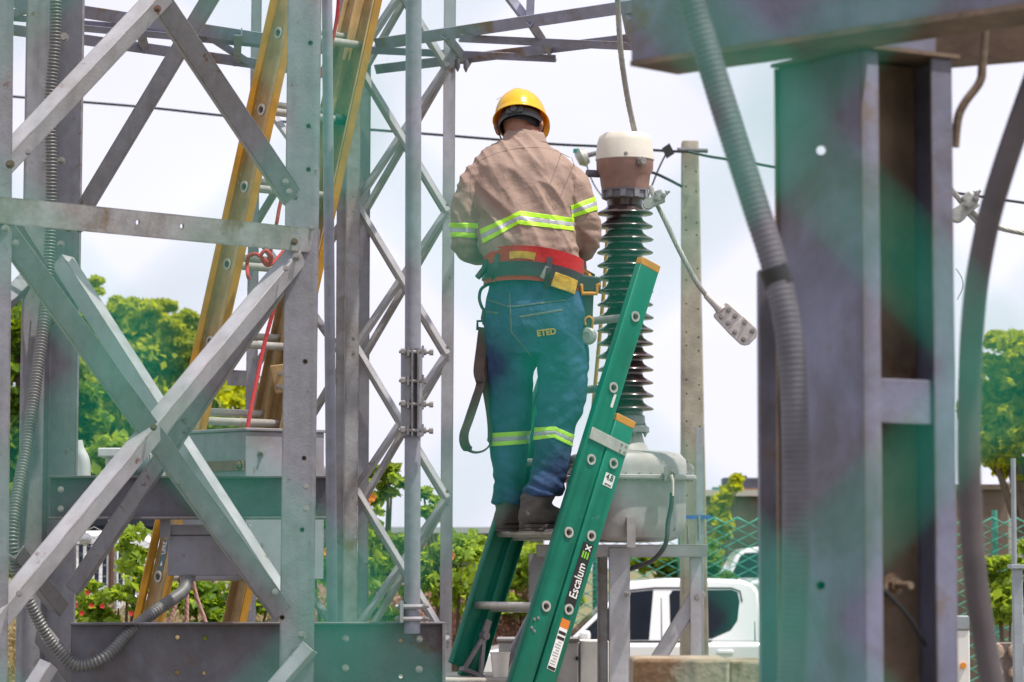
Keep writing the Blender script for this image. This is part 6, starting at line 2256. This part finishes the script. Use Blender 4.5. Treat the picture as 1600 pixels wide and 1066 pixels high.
# pale car behind the fence
d = 40.0
gx = lambda px: P(px, 880, d).x
gz = lambda py: P(900, py, d).z
SV = thing('parked_car', (gx(1230), d + .9, 0), 'pale hatchback parked behind the green mesh fence', 'car')
for nm, poly, hw_, ti, m in (('lower_body', [(1090, 990), (1092, 925), (1110, 908), (1340, 905), (1350, 920), (1352, 990)], .85, 0, CARW), ('cab', [(1132, 908), (1152, 868), (1162, 858), (1190, 854), (1270, 854), (1310, 870), (1336, 908)], .80, .15, CARW)):
    pp = [(gx(a), gz(b)) for a, b in poly]
    zs_ = [q[1] for q in pp]
    b = car_body(pp, hw_, top_in=ti, ztop=max(zs_), zbot=min(zs_))
    b.v = [(x, y + d + .9, z) for x, y, z in b.v]
    part(nm, b, m, SV, bevel=.04)
b = MB()
pts = []
for (a, c) in ((1142, 903), (1158, 870), (1166, 864), (1230, 862), (1230, 903)):
    f = (gz(c) - gz(908)) / (gz(854) - gz(908))
    pts.append(Vector((gx(a), d + .9 - (.80 - .15 * f) - .006, gz(c))))
part('window', b.add(pts + [p + Vector((0, .02, 0)) for p in pts], [(0, 1, 2, 3, 4)] + [(i, (i + 1) % 5, 5 + (i + 1) % 5, 5 + i) for i in range(5)]), GLASS, SV)
for px in (1150, 1300):
    for s in (-1, 1):
        wheel(SV, gx(px), d + .9 + s * .78, .32)

# white van with tall barred grille at the left
d = 23.5
gx = lambda px: P(px, 880, d).x
gz = lambda py: P(150, py, d).z
VAN = thing('parked_van', (gx(170), d + 1.5, 0), 'white truck front with dark barred grille seen under the tower channel', 'truck')
BLUEG = mat('grille_blue_black', (0.02, 0.03, 0.07), .4)
vb = MB()
prof = [(gx(62), gz(925)), (gx(62), gz(858)), (gx(72), gz(840)), (gx(95), gz(830)), (gx(190), gz(829)), (gx(225), gz(834)), (gx(248), gz(848)), (gx(254), gz(870)), (gx(255), gz(925))]
vb.sweep([(a, c) for a, c in prof], (0, d, 0), (0, d + 3.2, 0), (1, 0, 0), (0, 0, 1))
part('hood', vb, CARW, VAN, bevel=.04)
part('cab', MB().abox(gx(70), gx(248), d + 1.3, d + 3.0, gz(829), gz(770)), GLASS, VAN, bevel=.15)
part('lower_body', MB().abox(gx(60), gx(257), d - .04, d + 3.3, .3, gz(926)), CARW, VAN, bevel=.05)
part('grille_recess', MB().abox(gx(78), gx(202), d - .02, d + .05, gz(915), gz(850)), BLUEG, VAN)
for k in range(10):
    px = 84 + k * 12.4
    part('grille_bar', MB().abox(gx(px) - .013, gx(px) + .013, d - .05, d - .021, gz(914), gz(852)), CARW, VAN, bevel=.006)
for px in (68, 228):
    part('headlight', MB().lathe((gx(px), d - .03, gz(888)), [(.02, -.05), (.085, -.03), (.10, .02), (.10, .06)], 20, axis=(0, 1, 0)), mat('headlamp_glass', (0.55, 0.57, 0.6), .1), VAN)
part('badge', MB().lathe((gx(134), d - .05, gz(842)), [(.02, -.02), (.05, -.01), (.05, .02)], 16, axis=(0, 1, 0)), RIM, VAN)
part('bumper', MB().abox(gx(55), gx(262), d - .18, d + .05, gz(960), gz(930)), CARW, VAN, bevel=.04)
for px in (82, 236):
    wheel(VAN, gx(px), d + .6, .4)
    wheel(VAN, gx(px), d + 2.6, .4)

# ------------------------------------------------------------------ switch drive behind the left braces
d = 13.2
gx = lambda px: P(px, 880, d).x
gz = lambda py: P(150, py, d).z
MECH = thing('switch_drive', (gx(195), d, gz(790)), 'white lettered switch drive housing glimpsed between the left braces', 'machine')
MW = mat('drive_white_paint', (0.56, 0.58, 0.57), .5, 0, .12, 12, streak=.3)
part('housing', MB().abox(gx(196), gx(262), d, d + .2, gz(790), gz(706)), MW, MECH, bevel=.01)
part('hood', MB().abox(gx(152), gx(200), d - .02, d + .18, gz(714), gz(700)), MW, MECH, bevel=.006)
part('post', MB().abox(gx(162), gx(180), d + .02, d + .12, gz(790), gz(714.5)), MW, MECH)
part('elbow_pipe', MB().tube(spline([P(118, 690, d), P(122, 705, d), P(130, 722, d), P(132, 760, d)], 5), .03, 12), MW, MECH)
part('motor', MB().cyl(P(202, 735, d - .12), P(228, 733, d - .02), .045, 22).cyl(P(199, 735, d - .14), P(203, 735, d - .12), .05, 22), mat('motor_green_black', (0.03, 0.06, 0.06), .4), MECH)
text_part('ISAI', .042, face_mtx(P(226, 717, d - .004), (1, 0, .04), (0, -1, 0)), mat('lettering_grey', (0.10, 0.13, 0.13), .6), MECH, 'lettering', bold=.001, sx=.75)
part('support_arm', MB().abox(gx(262), gx(478), d + .06, d + .12, gz(785), gz(765)), STEEL, MECH)
part('stand_leg', MB().abox(gx(458), gx(486), d + .04, d + .16, 0, gz(786)), STEEL, MECH)

# ================================================================== near chain-link fence the photo is taken through
NF = .38
NFM = mat('teal_green_coated_wire', (0.004, 0.42, 0.285), 0.75, 0, 0.1, 30, spec=.12)
nf_t = thing('chain_link_fence', (0, NF, 0), 'out-of-focus green coated chain-link wire right in front of the lens', 'fence')
hx_ = M(340, NF)                  # half pitch across
xr = P(200, 880, NF).x            # a knot column
rows_z = [P(800, y, NF).z for y in (185, 575)]
hz = abs(rows_z[0] - rows_z[1])   # half pitch up
z_ref = rows_z[1]
k0 = -int((z_ref - .06) / hz)
k1 = int((2.25 - z_ref) / hz)
for i in range(-22, 26):
    # every strand is a flattened spiral that zigzags between two knot columns
    pts = []
    for k in range(k0, k1 + 1):
        xk = xr + (i + .5) * hx_ + (.5 * hx_ if (i + k) % 2 else -.5 * hx_)
        right = ((i + k) % 2 != 0)
        zk = z_ref + k * hz
        s = 1 if right else -1
        for (dx, dy, dz) in ((-.0019 * s, -.0021 * s, -.0038), (.0009 * s, .0, .0), (-.0019 * s, .0021 * s, .0038)):
            pts.append(Vector((xk + dx, NF + dy, zk + dz)))
    part('wire', MB().tube(pts, .0009, 8, caps=True), NFM, nf_t, angle=80)
for x in (xr - 22.2 * hx_, xr + 26.2 * hx_):
    part('post', MB().cyl((x, NF + .03, 0), (x, NF + .03, 2.4), .024, 14), NFM, nf_t)
part('top_rail', MB().cyl((xr - 22.2 * hx_, NF + .012, 2.33), (xr + 26.2 * hx_, NF + .012, 2.33), .019, 12), NFM, nf_t)

# repeats of a kind share a group
for nm, gp in (('leafy_tree', 'leafy trees behind the yard'), ('service_cable', 'overhead service cables'), ('drop_wire', 'thin wires at the utility pole'), ('line_clamp', 'cast line clamps'),
               ('mesh_fence', 'background mesh fences'), ('red_rope', 'red ropes on the yellow ladder'), ('dry_grass', 'dry grass')):
    for o in scene.objects:
        if o.parent is None and o.name.split('.')[0] == nm and 'group' not in o:
            o['group'] = gp
